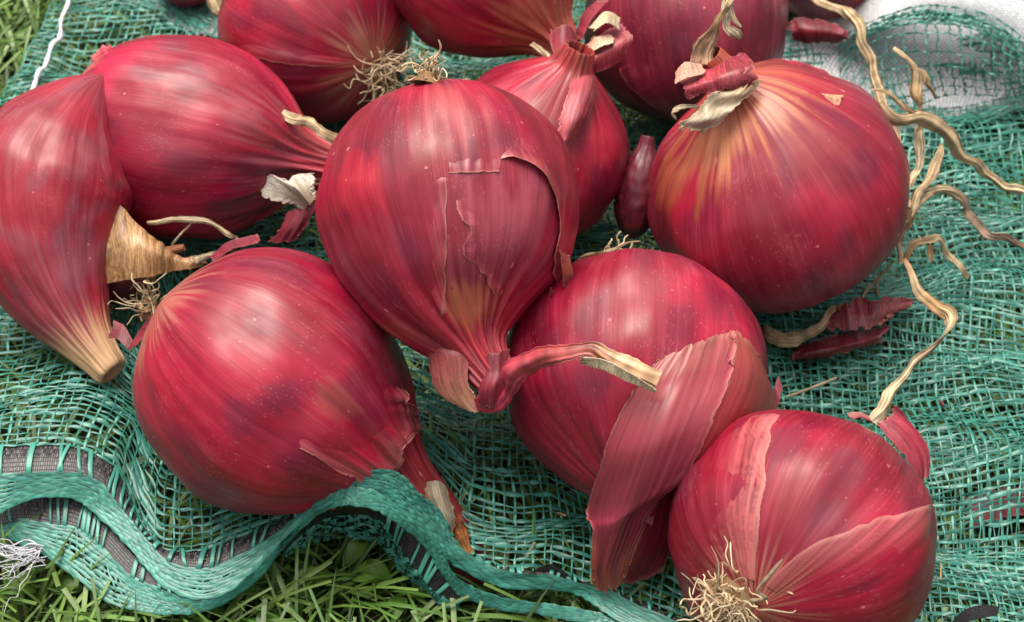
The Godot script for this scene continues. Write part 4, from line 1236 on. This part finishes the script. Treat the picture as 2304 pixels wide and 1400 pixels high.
	o = onion("A", "round red onion on top in the centre, its skin torn, its long neck bent right", Vector3(-1.964, 8, -0.869), 4.053, Vector3(0.122, -0.374, 0.919), {"seed": 71.0, "look": 2, "sq": 1.06, "nl": 1.24, "nr": 0.12, "bend": Vector3(0.944, 0.253, 0.212) * 1.6, "tan_amt": 0.1, "root_amt": 0.35, "base": Color(0.21, 0.008, 0.026), "spots": [[Vector3(-0.287, 10.223, 2.161), 2.0, Color(0.33, 0.055, 0.085), 0.75], [Vector3(-1.281, 8.167, 3.324), 0.9, Color(0.44, 0.13, 0.06), 0.7], [Vector3(-3.415, 6.544, 2.842), 0.9, Color(0.36, 0.1, 0.06), 0.5], [Vector3(-2.007, 12.079, -1.324), 1.3, Color(0.45, 0.09, 0.09), 0.5], [Vector3(-4.634, 10.6, 0.726), 1.2, Color(0.42, 0.013, 0.03), 0.7]]})
	b = onions.A
	torn(o, b, [Vector3(-1.89, 11.54, 1.12), Vector3(-1.32, 11.52, 1.05), Vector3(-0.81, 11.44, 0.94), Vector3(-0.29, 11.3, 0.8)], [Vector3(-1.97, 11.8, 0.53), Vector3(-1.33, 11.79, 0.42), Vector3(-0.81, 11.7, 0.3), Vector3(-0.22, 11.54, 0.08)], 0.045, Color(0.36, 0.05, 0.07), 0.3, 0.02)
	torn(o, b, [Vector3(-0.44, 11.51, 0.48), Vector3(0.1, 11.28, 0.32), Vector3(0.63, 10.83, 0.44), Vector3(1.1, 10.18, 0.69), Vector3(1.3, 9.46, 1.11), Vector3(1.34, 8.7, 1.5), Vector3(1.26, 7.67, 1.75), Vector3(1, 6.21, 1.49), Vector3(0.59, 5.96, 1.8)], [Vector3(-0.29, 11.61, -0.08), Vector3(0.37, 11.27, -0.31), Vector3(1.01, 10.68, -0.26), Vector3(1.51, 9.88, 0.04), Vector3(1.78, 8.82, 0.52), Vector3(1.83, 7.66, 0.66), Vector3(1.55, 6.72, 0.89), Vector3(1.24, 6.4, 1.28), Vector3(0.92, 6.17, 1.56)], 0.15, Color(0.36, 0.06, 0.055), 0.4, 0.04)
	torn(o, b, [Vector3(-1.89, 11.54, 1.12), Vector3(-1.91, 10.87, 2.05), Vector3(-1.93, 10.06, 2.72), Vector3(-2.01, 9.04, 3.2), Vector3(-2.13, 7.61, 3.38)], [Vector3(-2.49, 11.49, 1.13), Vector3(-2.55, 10.83, 2.02), Vector3(-2.56, 10.03, 2.68), Vector3(-2.65, 8.98, 3.15), Vector3(-2.71, 7.73, 3.31)], 0.045, Color(0.42, 0.06, 0.08), 0.2, 0.04)
	torn(o, b, [Vector3(-1.68, 11.19, 1.64), Vector3(-1.45, 10.75, 2.12), Vector3(-1.17, 10.38, 2.39), Vector3(-1.51, 10.05, 2.7), Vector3(-1.07, 9.51, 2.92), Vector3(-0.71, 8.87, 3.06), Vector3(-0.64, 7.78, 3.17)], [Vector3(-1.19, 11.22, 1.49), Vector3(-0.93, 10.73, 2.01), Vector3(-0.74, 10.3, 2.32), Vector3(-0.87, 9.9, 2.65), Vector3(-0.55, 9.38, 2.81), Vector3(-0.29, 8.72, 2.93), Vector3(-0.16, 7.52, 2.96)], 0.05, Color(0.36, 0.05, 0.075), 0.3, 0.1)
	paper("curled_skin", [[Vector3(1.42, 8.72, 1.56), Vector3(1.52, 8.1, 1.81), Vector3(1.6, 7.42, 1.93)], [Vector3(1.73, 8.12, 1.21), Vector3(1.85, 7.4, 1.33), Vector3(1.84, 6.39, 1.27)]], [Color(0.4, 0.07, 0.05), Color(0.5, 0.2, 0.14)], o, 0.05, 0.04, 31.0, 40, 20)
	paper("curled_skin", [[Vector3(1.17, 7.65, 2.11), Vector3(1.07, 6.78, 2.24), Vector3(0.95, 5.74, 2.07)], [Vector3(1.56, 6.47, 1.19), Vector3(1.36, 6.1, 1.65), Vector3(1.12, 5.76, 2.07)]], [Color(0.34, 0.05, 0.045), Color(0.42, 0.1, 0.07)], o, 0.08, 0.05, 32.0, 40, 30)
	paper("curled_skin", [[Vector3(-3.01, 6.34, 3.12), Vector3(-2.31, 6.69, 3.48), Vector3(-1.5, 6.88, 3.72)], [Vector3(-2.53, 6.2, 3.61), Vector3(-1.97, 6.66, 3.98), Vector3(-1.29, 6.74, 4.04)], [Vector3(-2.43, 5.84, 4.18), Vector3(-1.83, 6.23, 4.49), Vector3(-1.33, 6.31, 4.55)], [Vector3(-2.18, 5.49, 4.6), Vector3(-1.57, 5.77, 4.89), Vector3(-1.15, 5.91, 4.88)], [Vector3(-1.57, 5.31, 4.97), Vector3(-1.17, 5.39, 5.19), Vector3(-0.91, 5.43, 5.14)]], [PAPER, Color(0.44, 0.1, 0.1), Color(0.5, 0.19, 0.14), Color(0.55, 0.27, 0.17)], o, 0.04, 0.1, 33.0)
	paper("neck_knob", [[Vector3(-0.85, 6.83, 3.94), Vector3(-0.45, 7.04, 4.15), Vector3(0, 6.84, 3.78)], [Vector3(-0.77, 6.64, 4.47), Vector3(-0.45, 6.75, 4.66), Vector3(-0.13, 6.71, 4.39)], [Vector3(-1.01, 6.23, 4.96), Vector3(-0.58, 6.6, 5.15), Vector3(-0.08, 6.48, 4.82)], [Vector3(-0.99, 5.68, 5.15), Vector3(-0.64, 5.97, 5.43), Vector3(-0.24, 5.93, 5.17)]], [Color(0.26, 0.03, 0.05), Color(0.3, 0.03, 0.055), Color(0.26, 0.022, 0.045), PAPER2], o, 0.05, 0.16, 39.0)
	leaf_strip("neck_stalk", [Vector3(-0.97, 5.62, 4.91), Vector3(-0.61, 6, 5.09), Vector3(-0.21, 6.42, 5.05), Vector3(0.21, 7.02, 4.81), Vector3(0.89, 7.6, 4.73), Vector3(1.79, 8.1, 4.92), Vector3(2.69, 8.22, 5.23), Vector3(3.46, 8.1, 5.54), Vector3(4.26, 7.85, 5.84)], [0.3, 0.62, 0.56, 0.46, 0.4, 0.38, 0.36, 0.42, 0.48], 0.6, 0.0, 0.9, [Color(0.26, 0.022, 0.045), Color(0.26, 0.022, 0.045), Color(0.28, 0.03, 0.05), Color(0.3, 0.045, 0.055), Color(0.36, 0.09, 0.075), Color(0.55, 0.33, 0.18), Color(0.5, 0.3, 0.18)], o, 34.0, 150)
	paper("dry_neck_scrap", [[Vector3(1.91, 8.34, 5.33), Vector3(2.67, 8.52, 5.66), Vector3(3.43, 8.36, 6), Vector3(4.18, 7.96, 6.33)], [Vector3(2.04, 8.08, 5.41), Vector3(2.74, 8.14, 5.79), Vector3(3.44, 8.03, 6.09), Vector3(4.09, 7.76, 6.25)]], [CREAM, Color(0.6, 0.47, 0.3)], o, 0.05, 0.04, 35.0, 60, 20)
	tuft(o, Vector3(-2.568, 11.61, -2.93), Vector3(0.194, 0.526, -0.828), 34, 1.3, 0.6, 105, 0.028)

	o = onion("K", "red onion at the bottom right with dry roots facing the camera and overlapping skins", Vector3(8.564, 3.793, 8.77), 3.992, Vector3(0.481, -0.286, -0.829), {"seed": 79.0, "look": 1, "sq": 0.93, "nl": 1.2, "nr": 0.2, "base": Color(0.2, 0.005, 0.021), "bright": Color(0.35, 0.007, 0.034), "root_amt": 0.8})
	b = onions.K
	var pale := Color(0.4, 0.095, 0.1)
	torn(o, b, [Vector3(7.99, 6.58, 6.01), Vector3(7.49, 7.35, 7.31), Vector3(7.22, 7.5, 8.52), Vector3(7.05, 7.31, 9.46), Vector3(6.92, 6.91, 10.24), Vector3(6.81, 6.44, 10.81), Vector3(6.71, 5.72, 11.38)], [Vector3(6.54, 5.75, 5.96), Vector3(5.63, 5.17, 6.44), Vector3(5.06, 5.35, 7.78), Vector3(4.95, 5.21, 8.94), Vector3(5.05, 4.9, 9.8), Vector3(5.28, 4.69, 10.43), Vector3(5.69, 4.67, 11.01)], 0.035, pale, 0.75, 0.02)
	torn(o, b, [Vector3(12.22, 5.22, 8.41), Vector3(11.15, 6.7, 9.67), Vector3(10.29, 7.09, 10.15), Vector3(9.49, 7.17, 10.53), Vector3(8.61, 7.05, 10.83), Vector3(7.82, 6.71, 11.08), Vector3(7.06, 5.88, 11.48)], [Vector3(11.56, 5.67, 10.61), Vector3(10.83, 5.81, 11.29), Vector3(10.03, 5.71, 11.81), Vector3(9.16, 5.51, 12.12), Vector3(8.3, 5.37, 12.17), Vector3(7.57, 5.27, 12.05), Vector3(6.97, 5.23, 11.8)], 0.06, pale, 0.55, 0.02)
	paper("neck_sleeve", [[Vector3(11.04, 4.99, 5.36), Vector3(11.45, 5.07, 4.95), Vector3(11.59, 5.28, 4.69)], [Vector3(11.38, 4.87, 5.81), Vector3(12.04, 4.84, 5.37), Vector3(12.44, 4.52, 5.3)], [Vector3(11.87, 4.6, 6.44), Vector3(12.42, 4.45, 6), Vector3(12.71, 4.29, 5.72)], [Vector3(12.21, 4.34, 7.07), Vector3(12.48, 4.18, 6.79), Vector3(12.68, 4.1, 6.41)]], [PAPER, Color(0.38, 0.03, 0.06), PAPER2], o, 0.06, 0.13, 36.0)
	paper("neck_sleeve", [[Vector3(10.07, 5.55, 5.31), Vector3(10.44, 5.42, 5.15), Vector3(10.79, 5.26, 5.18)], [Vector3(10.17, 5.58, 5.59), Vector3(10.52, 5.54, 5.48), Vector3(10.87, 5.38, 5.52)]], [Color(0.5, 0.25, 0.2), PAPER], o, 0.08, 0.05, 37.0, 30, 20)
	leaf_strip("dry_leaf", [Vector3(10.94, 4.88, 5.18), Vector3(11.39, 4.97, 4.45), Vector3(11.91, 4.8, 3.72), Vector3(12.44, 4.73, 2.87), Vector3(13.26, 4.61, 2.07), Vector3(13.84, 4.67, 1.39), Vector3(13.93, 4.87, 0.83), Vector3(13.52, 4.83, 0.42), Vector3(13.18, 4.8, -0.17), Vector3(12.9, 4.86, -0.87), Vector3(12.73, 4.91, -1.4)], [0.3, 0.28, 0.24, 0.24, 0.2, 0.2, 0.34, 0.32, 0.22, 0.17, 0.12], 0.4, 0.2, 3.4, [CREAM, STRAW, STRAW, Color(0.55, 0.38, 0.28), STRAW, STRAW2, STRAW, Color(0.44, 0.24, 0.11)], o, 38.0, 170)
	tuft(o, Vector3(6.192, 4.685, 11.495), Vector3(-0.262, 0.587, 0.766), 130, 1.5, 0.95, 106, 0.028, 0.75)
	var s := Shape.new()
	tube(s, [Vector3(6.686, 5.278, 11.741), Vector3(7.064, 5.973, 12.07), Vector3(6.801, 6.259, 12.007), Vector3(7.071, 6.789, 11.864), Vector3(7.42, 7.306, 11.657)], 0.06, 0.04, [STRAW, CREAM], 6, 30)
	obj("root", s, M.dry, o)


# ---------------------------------------------------------------- loose scraps and the withered stalk
func scraps() -> void:
	var o := thing("withered_stalk", Vector3(14.361, 0, -7.135), "long tan withered onion leaves branching beside the large right onion", "dried leaves")
	var tanc := [STRAW, Color(0.6, 0.43, 0.26), STRAW]
	leaf_strip("dry_leaf", [Vector3(10.45, 4.9, -15.07), Vector3(11.31, 5.01, -13.96), Vector3(12.07, 5.23, -12.98), Vector3(12.5, 5.38, -11.29), Vector3(12.74, 5.21, -9.53), Vector3(13.03, 4.88, -7.89), Vector3(13.39, 4.49, -6.65), Vector3(13.66, 3.95, -5.7)], [0.22, 0.26, 0.3, 0.32, 0.3, 0.3, 0.24, 0.2], 0.35, 0.2, 1.2, tanc, o, 41.0, 150)
	leaf_strip("dry_leaf", [Vector3(12.76, 5.46, -8.27), Vector3(13.18, 5.24, -7.7), Vector3(14.14, 5.04, -7.77), Vector3(15.11, 4.3, -7.82), Vector3(15.99, 3.23, -7.79), Vector3(16.75, 2.34, -7.67), Vector3(18.4, 1.45, -7.54)], [0.12, 0.28, 0.36, 0.34, 0.26, 0.24, 0.26], 0.35, 0.2, 1.4, tanc, o, 42.0, 130)
	leaf_strip("dry_leaf", [Vector3(12.34, 5.84, -8.42), Vector3(12.91, 5.87, -8.14), Vector3(13.47, 5.52, -7.88), Vector3(13.99, 5.1, -7.84)], [0.06, 0.12, 0.12, 0.1], 0.4, 0, 0.6, [STRAW, STRAW2], o, 43.0, 40)
	leaf_strip("dry_leaf", [Vector3(13.38, 6.37, -9.82), Vector3(13.7, 6.28, -9.4), Vector3(13.94, 6.05, -8.98), Vector3(13.89, 5.73, -8.44), Vector3(14.01, 5.38, -8.03), Vector3(13.97, 5.02, -7.75)], [0.12, 0.14, 0.3, 0.3, 0.1, 0.12], 0.4, 0, 0.8, [STRAW, Color(0.5, 0.3, 0.14)], o, 44.0, 60)
	leaf_strip("dry_leaf", [Vector3(13.91, 6.2, -9.15), Vector3(14.29, 6.05, -8.98), Vector3(14.51, 5.69, -8.7), Vector3(14.59, 5.32, -8.42)], [0.14, 0.16, 0.1, 0.04], 0.4, 0, 0.5, [STRAW, STRAW2], o, 45.0, 40)
	leaf_strip("dry_leaf", [Vector3(14.15, 4.66, -7.78), Vector3(14.12, 4.43, -7.04), Vector3(13.96, 4.13, -6.37), Vector3(13.72, 3.9, -5.64)], [0.2, 0.22, 0.18, 0.18], 0.4, 0.4, 0.8, [STRAW, CREAM, STRAW], o, 46.0, 60)
	leaf_strip("dry_leaf", [Vector3(14.83, 4.02, -7.49), Vector3(14.65, 3.87, -6.84), Vector3(14.29, 3.69, -6.16), Vector3(13.83, 3.54, -5.36), Vector3(13.39, 3.27, -4.57)], [0.1, 0.26, 0.28, 0.3, 0.2], 0.35, 0.2, 0.6, tanc, o, 47.0, 60)
	leaf_strip("dry_leaf", [Vector3(13.63, 3.41, -5.06), Vector3(14.29, 3.34, -5.75), Vector3(15.09, 3.06, -6.19), Vector3(15.72, 2.59, -6.25), Vector3(16.1, 1.97, -5.98), Vector3(16.61, 1.47, -5.69), Vector3(17.37, 1.17, -5.65), Vector3(18.17, 0.87, -5.45)], [0.3, 0.26, 0.26, 0.24, 0.2, 0.22, 0.18, 0.2], 0.4, 0.2, 1.6, [STRAW, STRAW, Color(0.55, 0.38, 0.26), Color(0.56, 0.4, 0.3), Color(0.5, 0.3, 0.2)], o, 48.0, 130)
	leaf_strip("dry_leaf", [Vector3(13.55, 3.49, -4.99), Vector3(13.46, 3.27, -4.57), Vector3(13.17, 2.9, -3.98), Vector3(13.12, 2.54, -3.4)], [0.24, 0.3, 0.16, 0.14], 0.35, 0.2, 0.6, [STRAW2, Color(0.42, 0.22, 0.1), CREAM], o, 49.0, 60)
	leaf_strip("dry_leaf", [Vector3(13.29, 2.71, -3.44), Vector3(13.75, 2.83, -3.89), Vector3(14.32, 2.8, -4.18), Vector3(14.6, 2.78, -4.3), Vector3(15.01, 2.26, -4.15), Vector3(15.46, 1.77, -4.03), Vector3(15.92, 1.29, -3.92)], [0.12, 0.18, 0.2, 0.2, 0.2, 0.19, 0.16], 0.5, 0.2, 0.5, [STRAW2, STRAW, STRAW], o, 50.0, 80)
	paper("dry_leaf", [[Vector3(14.19, 2.61, -4.1), Vector3(14.39, 2.65, -4.15), Vector3(14.48, 2.57, -4.06)], [Vector3(14.26, 2.39, -3.83), Vector3(14.38, 2.17, -3.73), Vector3(14.44, 2.21, -3.78)]], [STRAW2, STRAW2], o, 0.06, 0.04, 51.0, 20, 20)

	var f := paper("onion_skin", [[Vector3(10.93, 0.9, -2.5), Vector3(11.4, 1.3, -2.76), Vector3(12.42, 1.3, -3.02), Vector3(13.94, 0.8, -3.17)], [Vector3(10.77, 0.9, -2.05), Vector3(11.42, 1.2, -2.11), Vector3(12.37, 1.4, -2.08), Vector3(13.67, 0.9, -2.76)], [Vector3(10.81, 0.7, -1.93), Vector3(11.47, 1, -1.63), Vector3(12.32, 1, -1.77), Vector3(13.15, 0.7, -2.67)]], [Color(0.24, 0.035, 0.045), Color(0.3, 0.06, 0.07), Color(0.34, 0.09, 0.09)], self, 0.13, 0.09, 52.0, 80, 50, Vector3(12.381, 0, -3.154))
	tag(f, "dull red scrap of onion skin with a frayed tip under the large right onion", "onion skin", "scraps of onion skin")
	f = paper("onion_skin", [[Vector3(9.46, 0.4, -1.28), Vector3(10.47, 0.5, -1.7), Vector3(11.71, 0.6, -1.96), Vector3(12.97, 0.6, -2.29)], [Vector3(9.52, 0.5, -0.92), Vector3(10.52, 0.8, -0.95), Vector3(11.66, 0.9, -1.18), Vector3(12.86, 0.7, -1.74)], [Vector3(9.66, 0.3, -0.93), Vector3(10.72, 0.4, -1), Vector3(11.81, 0.4, -1.24), Vector3(12.79, 0.3, -1.75)]], [Color(0.15, 0.015, 0.025), Color(0.2, 0.02, 0.03), Color(0.26, 0.05, 0.04)], self, 0.1, 0.07, 53.0, 80, 40, Vector3(11.314, 0, -1.855))
	tag(f, "dark crimson rolled scrap of onion skin, lower of the two under the large right onion", "onion skin", "scraps of onion skin")
	var s := Shape.new()
	strip(s, [Vector3(8.75, 0.6, -2.16), Vector3(9.2, 0.8, -1.4), Vector3(9.79, 1, -1.43), Vector3(10.41, 1.1, -1.74), Vector3(11, 1.1, -2.33), Vector3(11.56, 0.8, -2.99)], [0.24, 0.34, 0.3, 0.26, 0.22, 0.1], 0.5, 0.2, 1.6, [STRAW, Color(0.5, 0.37, 0.22), STRAW2], 54.0, 90)
	tag(obj("dry_leaf_scrap", s, M.dry, null, Vector3(9.98, 0, -2.351)), "twisted tan scrap of dry leaf at the foot of the large right onion", "dried leaf")
	s = Shape.new()
	strip(s, [Vector3(12.11, 0.6, -3.5), Vector3(12.49, 0.9, -3.81), Vector3(12.86, 1.2, -4.06), Vector3(13.24, 1.5, -4.31)], [0.05, 0.1, 0.09, 0.05], 0.5, 0.2, 1.0, [STRAW, STRAW2], 55.0, 40)
	strip(s, [Vector3(12.83, 0.5, -3.58), Vector3(12.8, 0.7, -3.88), Vector3(12.87, 0.9, -4.12)], [0.12, 0.07, 0.05], 0.5, 0.2, 0.6, [STRAW, STRAW2], 56.0, 30)
	tag(obj("root_scrap", s, M.dry, null, Vector3(12.756, 0, -4.38)), "thin dry root fibres lying just above the frayed skin scrap at right", "roots")
	s = Shape.new()
	tube(s, [Vector3(9.17, 0.8, 1.04), Vector3(9.58, 0.9, 0.93), Vector3(10.26, 1, 0.69), Vector3(10.86, 1, 0.39)], 0.055, 0.05, [STRAW, CREAM], 7, 20)
	tag(obj("straw", s, M.dry, null, Vector3(10.216, 0, -0.012)), "short pale straw lying on the mesh above the bottom right onion", "straw")

	f = paper("onion_skin", [[Vector3(9.94, 3.67, -14.38), Vector3(11.14, 3.92, -14.22), Vector3(12.33, 3.84, -13.82)], [Vector3(10.15, 3.6, -13.84), Vector3(11.24, 3.9, -13.57), Vector3(12.35, 3.75, -13.39)], [Vector3(10.47, 3.19, -13.66), Vector3(11.3, 3.31, -13.49), Vector3(12.29, 3.32, -13.5)]], [Color(0.2, 0.012, 0.03), Color(0.27, 0.02, 0.04), Color(0.2, 0.015, 0.03)], self, 0.08, 0.07, 57.0, 60, 40, Vector3(11.256, 3.063, -14.44))
	tag(f, "dark red scrap of onion skin beside the white lining at the top right", "onion skin", "scraps of onion skin")
	f = paper("onion_skin", [[Vector3(8.24, 5.35, -10.17), Vector3(9.69, 5.28, -10.55), Vector3(11.21, 4.86, -10.36)], [Vector3(8.34, 5.55, -9.62), Vector3(9.68, 5.49, -9.87), Vector3(11.38, 4.73, -9.59)]], [Color(0.34, 0.03, 0.05), Color(0.2, 0.012, 0.02)], self, 0.04, 0.04, 58.0, 60, 20, Vector3(10.009, 4.272, -11.215))
	tag(f, "curved red scrap of onion skin tucked behind the top of the large right onion", "onion skin", "scraps of onion skin")
	f = paper("onion_skin", [[Vector3(14.84, -0.6, 4.13), Vector3(15.89, -0.5, 3.85), Vector3(17.09, -0.5, 3.67)], [Vector3(14.95, -0.6, 5.36), Vector3(15.84, -0.5, 5.08), Vector3(17.03, -0.5, 4.9)]], [Color(0.2, 0.012, 0.03), Color(0.2, 0.012, 0.03)], self, 0.06, 0.05, 59.0, 40, 30, Vector3(15.805, 0, 4.724))
	tag(f, "red scrap of onion skin showing through the mesh right of the bottom right onion", "onion skin", "scraps of onion skin")
	f = paper("onion_skin", [[Vector3(-13.03, 3.35, -0.16), Vector3(-12.6, 3.44, 0.19), Vector3(-12.26, 3.35, 0.77)], [Vector3(-13.2, 3.14, 0.41), Vector3(-12.76, 3.4, 0.72), Vector3(-12.36, 3.32, 1.12)]], [PAPER2, Color(0.14, 0.01, 0.02)], self, 0.06, 0.05, 60.0, 40, 30, Vector3(-13.559, 0, -2.152))
	tag(f, "dark scrap of onion skin behind the tan neck tip of the far left onion", "onion skin", "scraps of onion skin")

	s = Shape.new()
	rng.seed = 91
	for k in 46:
		var x := rng.randf_range(-17.0, 17.0)
		var z := rng.randf_range(-16.0, 8.5)
		if not on_cloth(x, z): continue
		var p := Vector3(x, cloth_height(x, z, 0) + 0.12, z)
		var l := rng.randf_range(0.12, 0.7)
		var d := Vector3(rng.randfn(), rng.randfn() * 0.15, rng.randfn()).normalized() * l
		var c: Color = [STRAW, STRAW2, Color(0.2, 0.03, 0.04), Color(0.07, 0.05, 0.03)][rng.randi() % 4]
		tube(s, [p, p + d * 0.5 + Vector3(0, 0.04, 0), p + d], rng.randf_range(0.02, 0.05), 0.015, [c, c * 0.8], 5, 6)
	tag(obj("litter", s, M.root), "tiny bits of straw, soil and onion skin scattered on the mesh", "litter", "", "stuff")


# ---------------------------------------------------------------- weeds in the lawn
func weed(at: Vector3, leaves: Array, label: String) -> void:
	var o := thing("broad_leaf_weed", at, label, "weed", "broad leaved weeds in the lawn")
	for l in leaves:
		var dir := Vector3(cos(l[0]), l[3], sin(l[0])).normalized()
		var side := dir.cross(Vector3.UP).normalized()
		var L: float = l[1] * 0.7
		var W: float = l[2] * 0.62
		var rows := []
		for k in 6:
			var f := k / 5.0
			var w := W * sin(PI * clampf(0.08 + 0.86 * f, 0, 1))
			var p := at + dir * (0.3 + L * f) + Vector3(0, 0.25 * sin(PI * f), 0)
			rows.append([p - side * w + Vector3(0, 0.15 * w, 0), p, p + side * w + Vector3(0, 0.15 * w, 0)])
		var s := Shape.new()
		var g: float = l[4]
		flake(s, rows, 16, 24, 0.01, 0.02, [Color(0.06, 0.13, 0.02) * g, Color(0.085, 0.17, 0.025) * g], l[0] * 3.0, 0.0, 0.02)
		obj("leaf", s, M.grass, o)


func plants() -> void:
	weed(Vector3(-5.451, -1, 6.795), [[0.4, 1.5, 0.75, 0.35, 1.1], [2.6, 1.4, 0.6, 0.3, 0.9], [-0.9, 1.6, 0.55, 0.4, 1.0]], "rounded green weed leaves in the grass below the arch of the hem")
	weed(Vector3(-7.209, -1, 8.12), [[-0.8, 1.9, 0.5, 0.5, 1.15], [2.2, 1.5, 0.5, 0.3, 0.9]], "pale green upright weed leaf in the grass right of the lowest hem fold")
	weed(Vector3(-3.572, -1, 7.462), [[0.3, 1.7, 0.6, 0.3, 1.0], [3.6, 1.8, 0.65, 0.3, 1.1], [1.6, 1.4, 0.5, 0.3, 0.9]], "broad green weed leaves in the grass at the bottom middle")
	weed(Vector3(-14.912, -1, 7.462), [[0.2, 1.6, 0.6, 0.35, 0.8], [2.9, 1.5, 0.5, 0.3, 0.85]], "dark green weed leaves in the grass beside the frayed white yarn")
	weed(Vector3(-20.119, -1, -18.943), [[0.9, 1.4, 0.6, 0.3, 1.0], [2.5, 1.6, 0.6, 0.3, 0.9], [-1.2, 1.5, 0.55, 0.3, 1.0]], "green weed leaves in the lawn at the top left corner")
	weed(Vector3(19.072, -0.3, -8.511), [[2.9, 1.5, 0.7, 0.2, 0.9], [4.0, 1.4, 0.6, 0.25, 0.9]], "green weed leaf at the right edge of the picture beside the mesh")
	weed(Vector3(18.335, -1, -14.715), [[2.9, 1.4, 0.6, 0.2, 1.0], [0.6, 1.5, 0.6, 0.2, 1.0]], "green weed leaves seen through the mesh below the white arch")
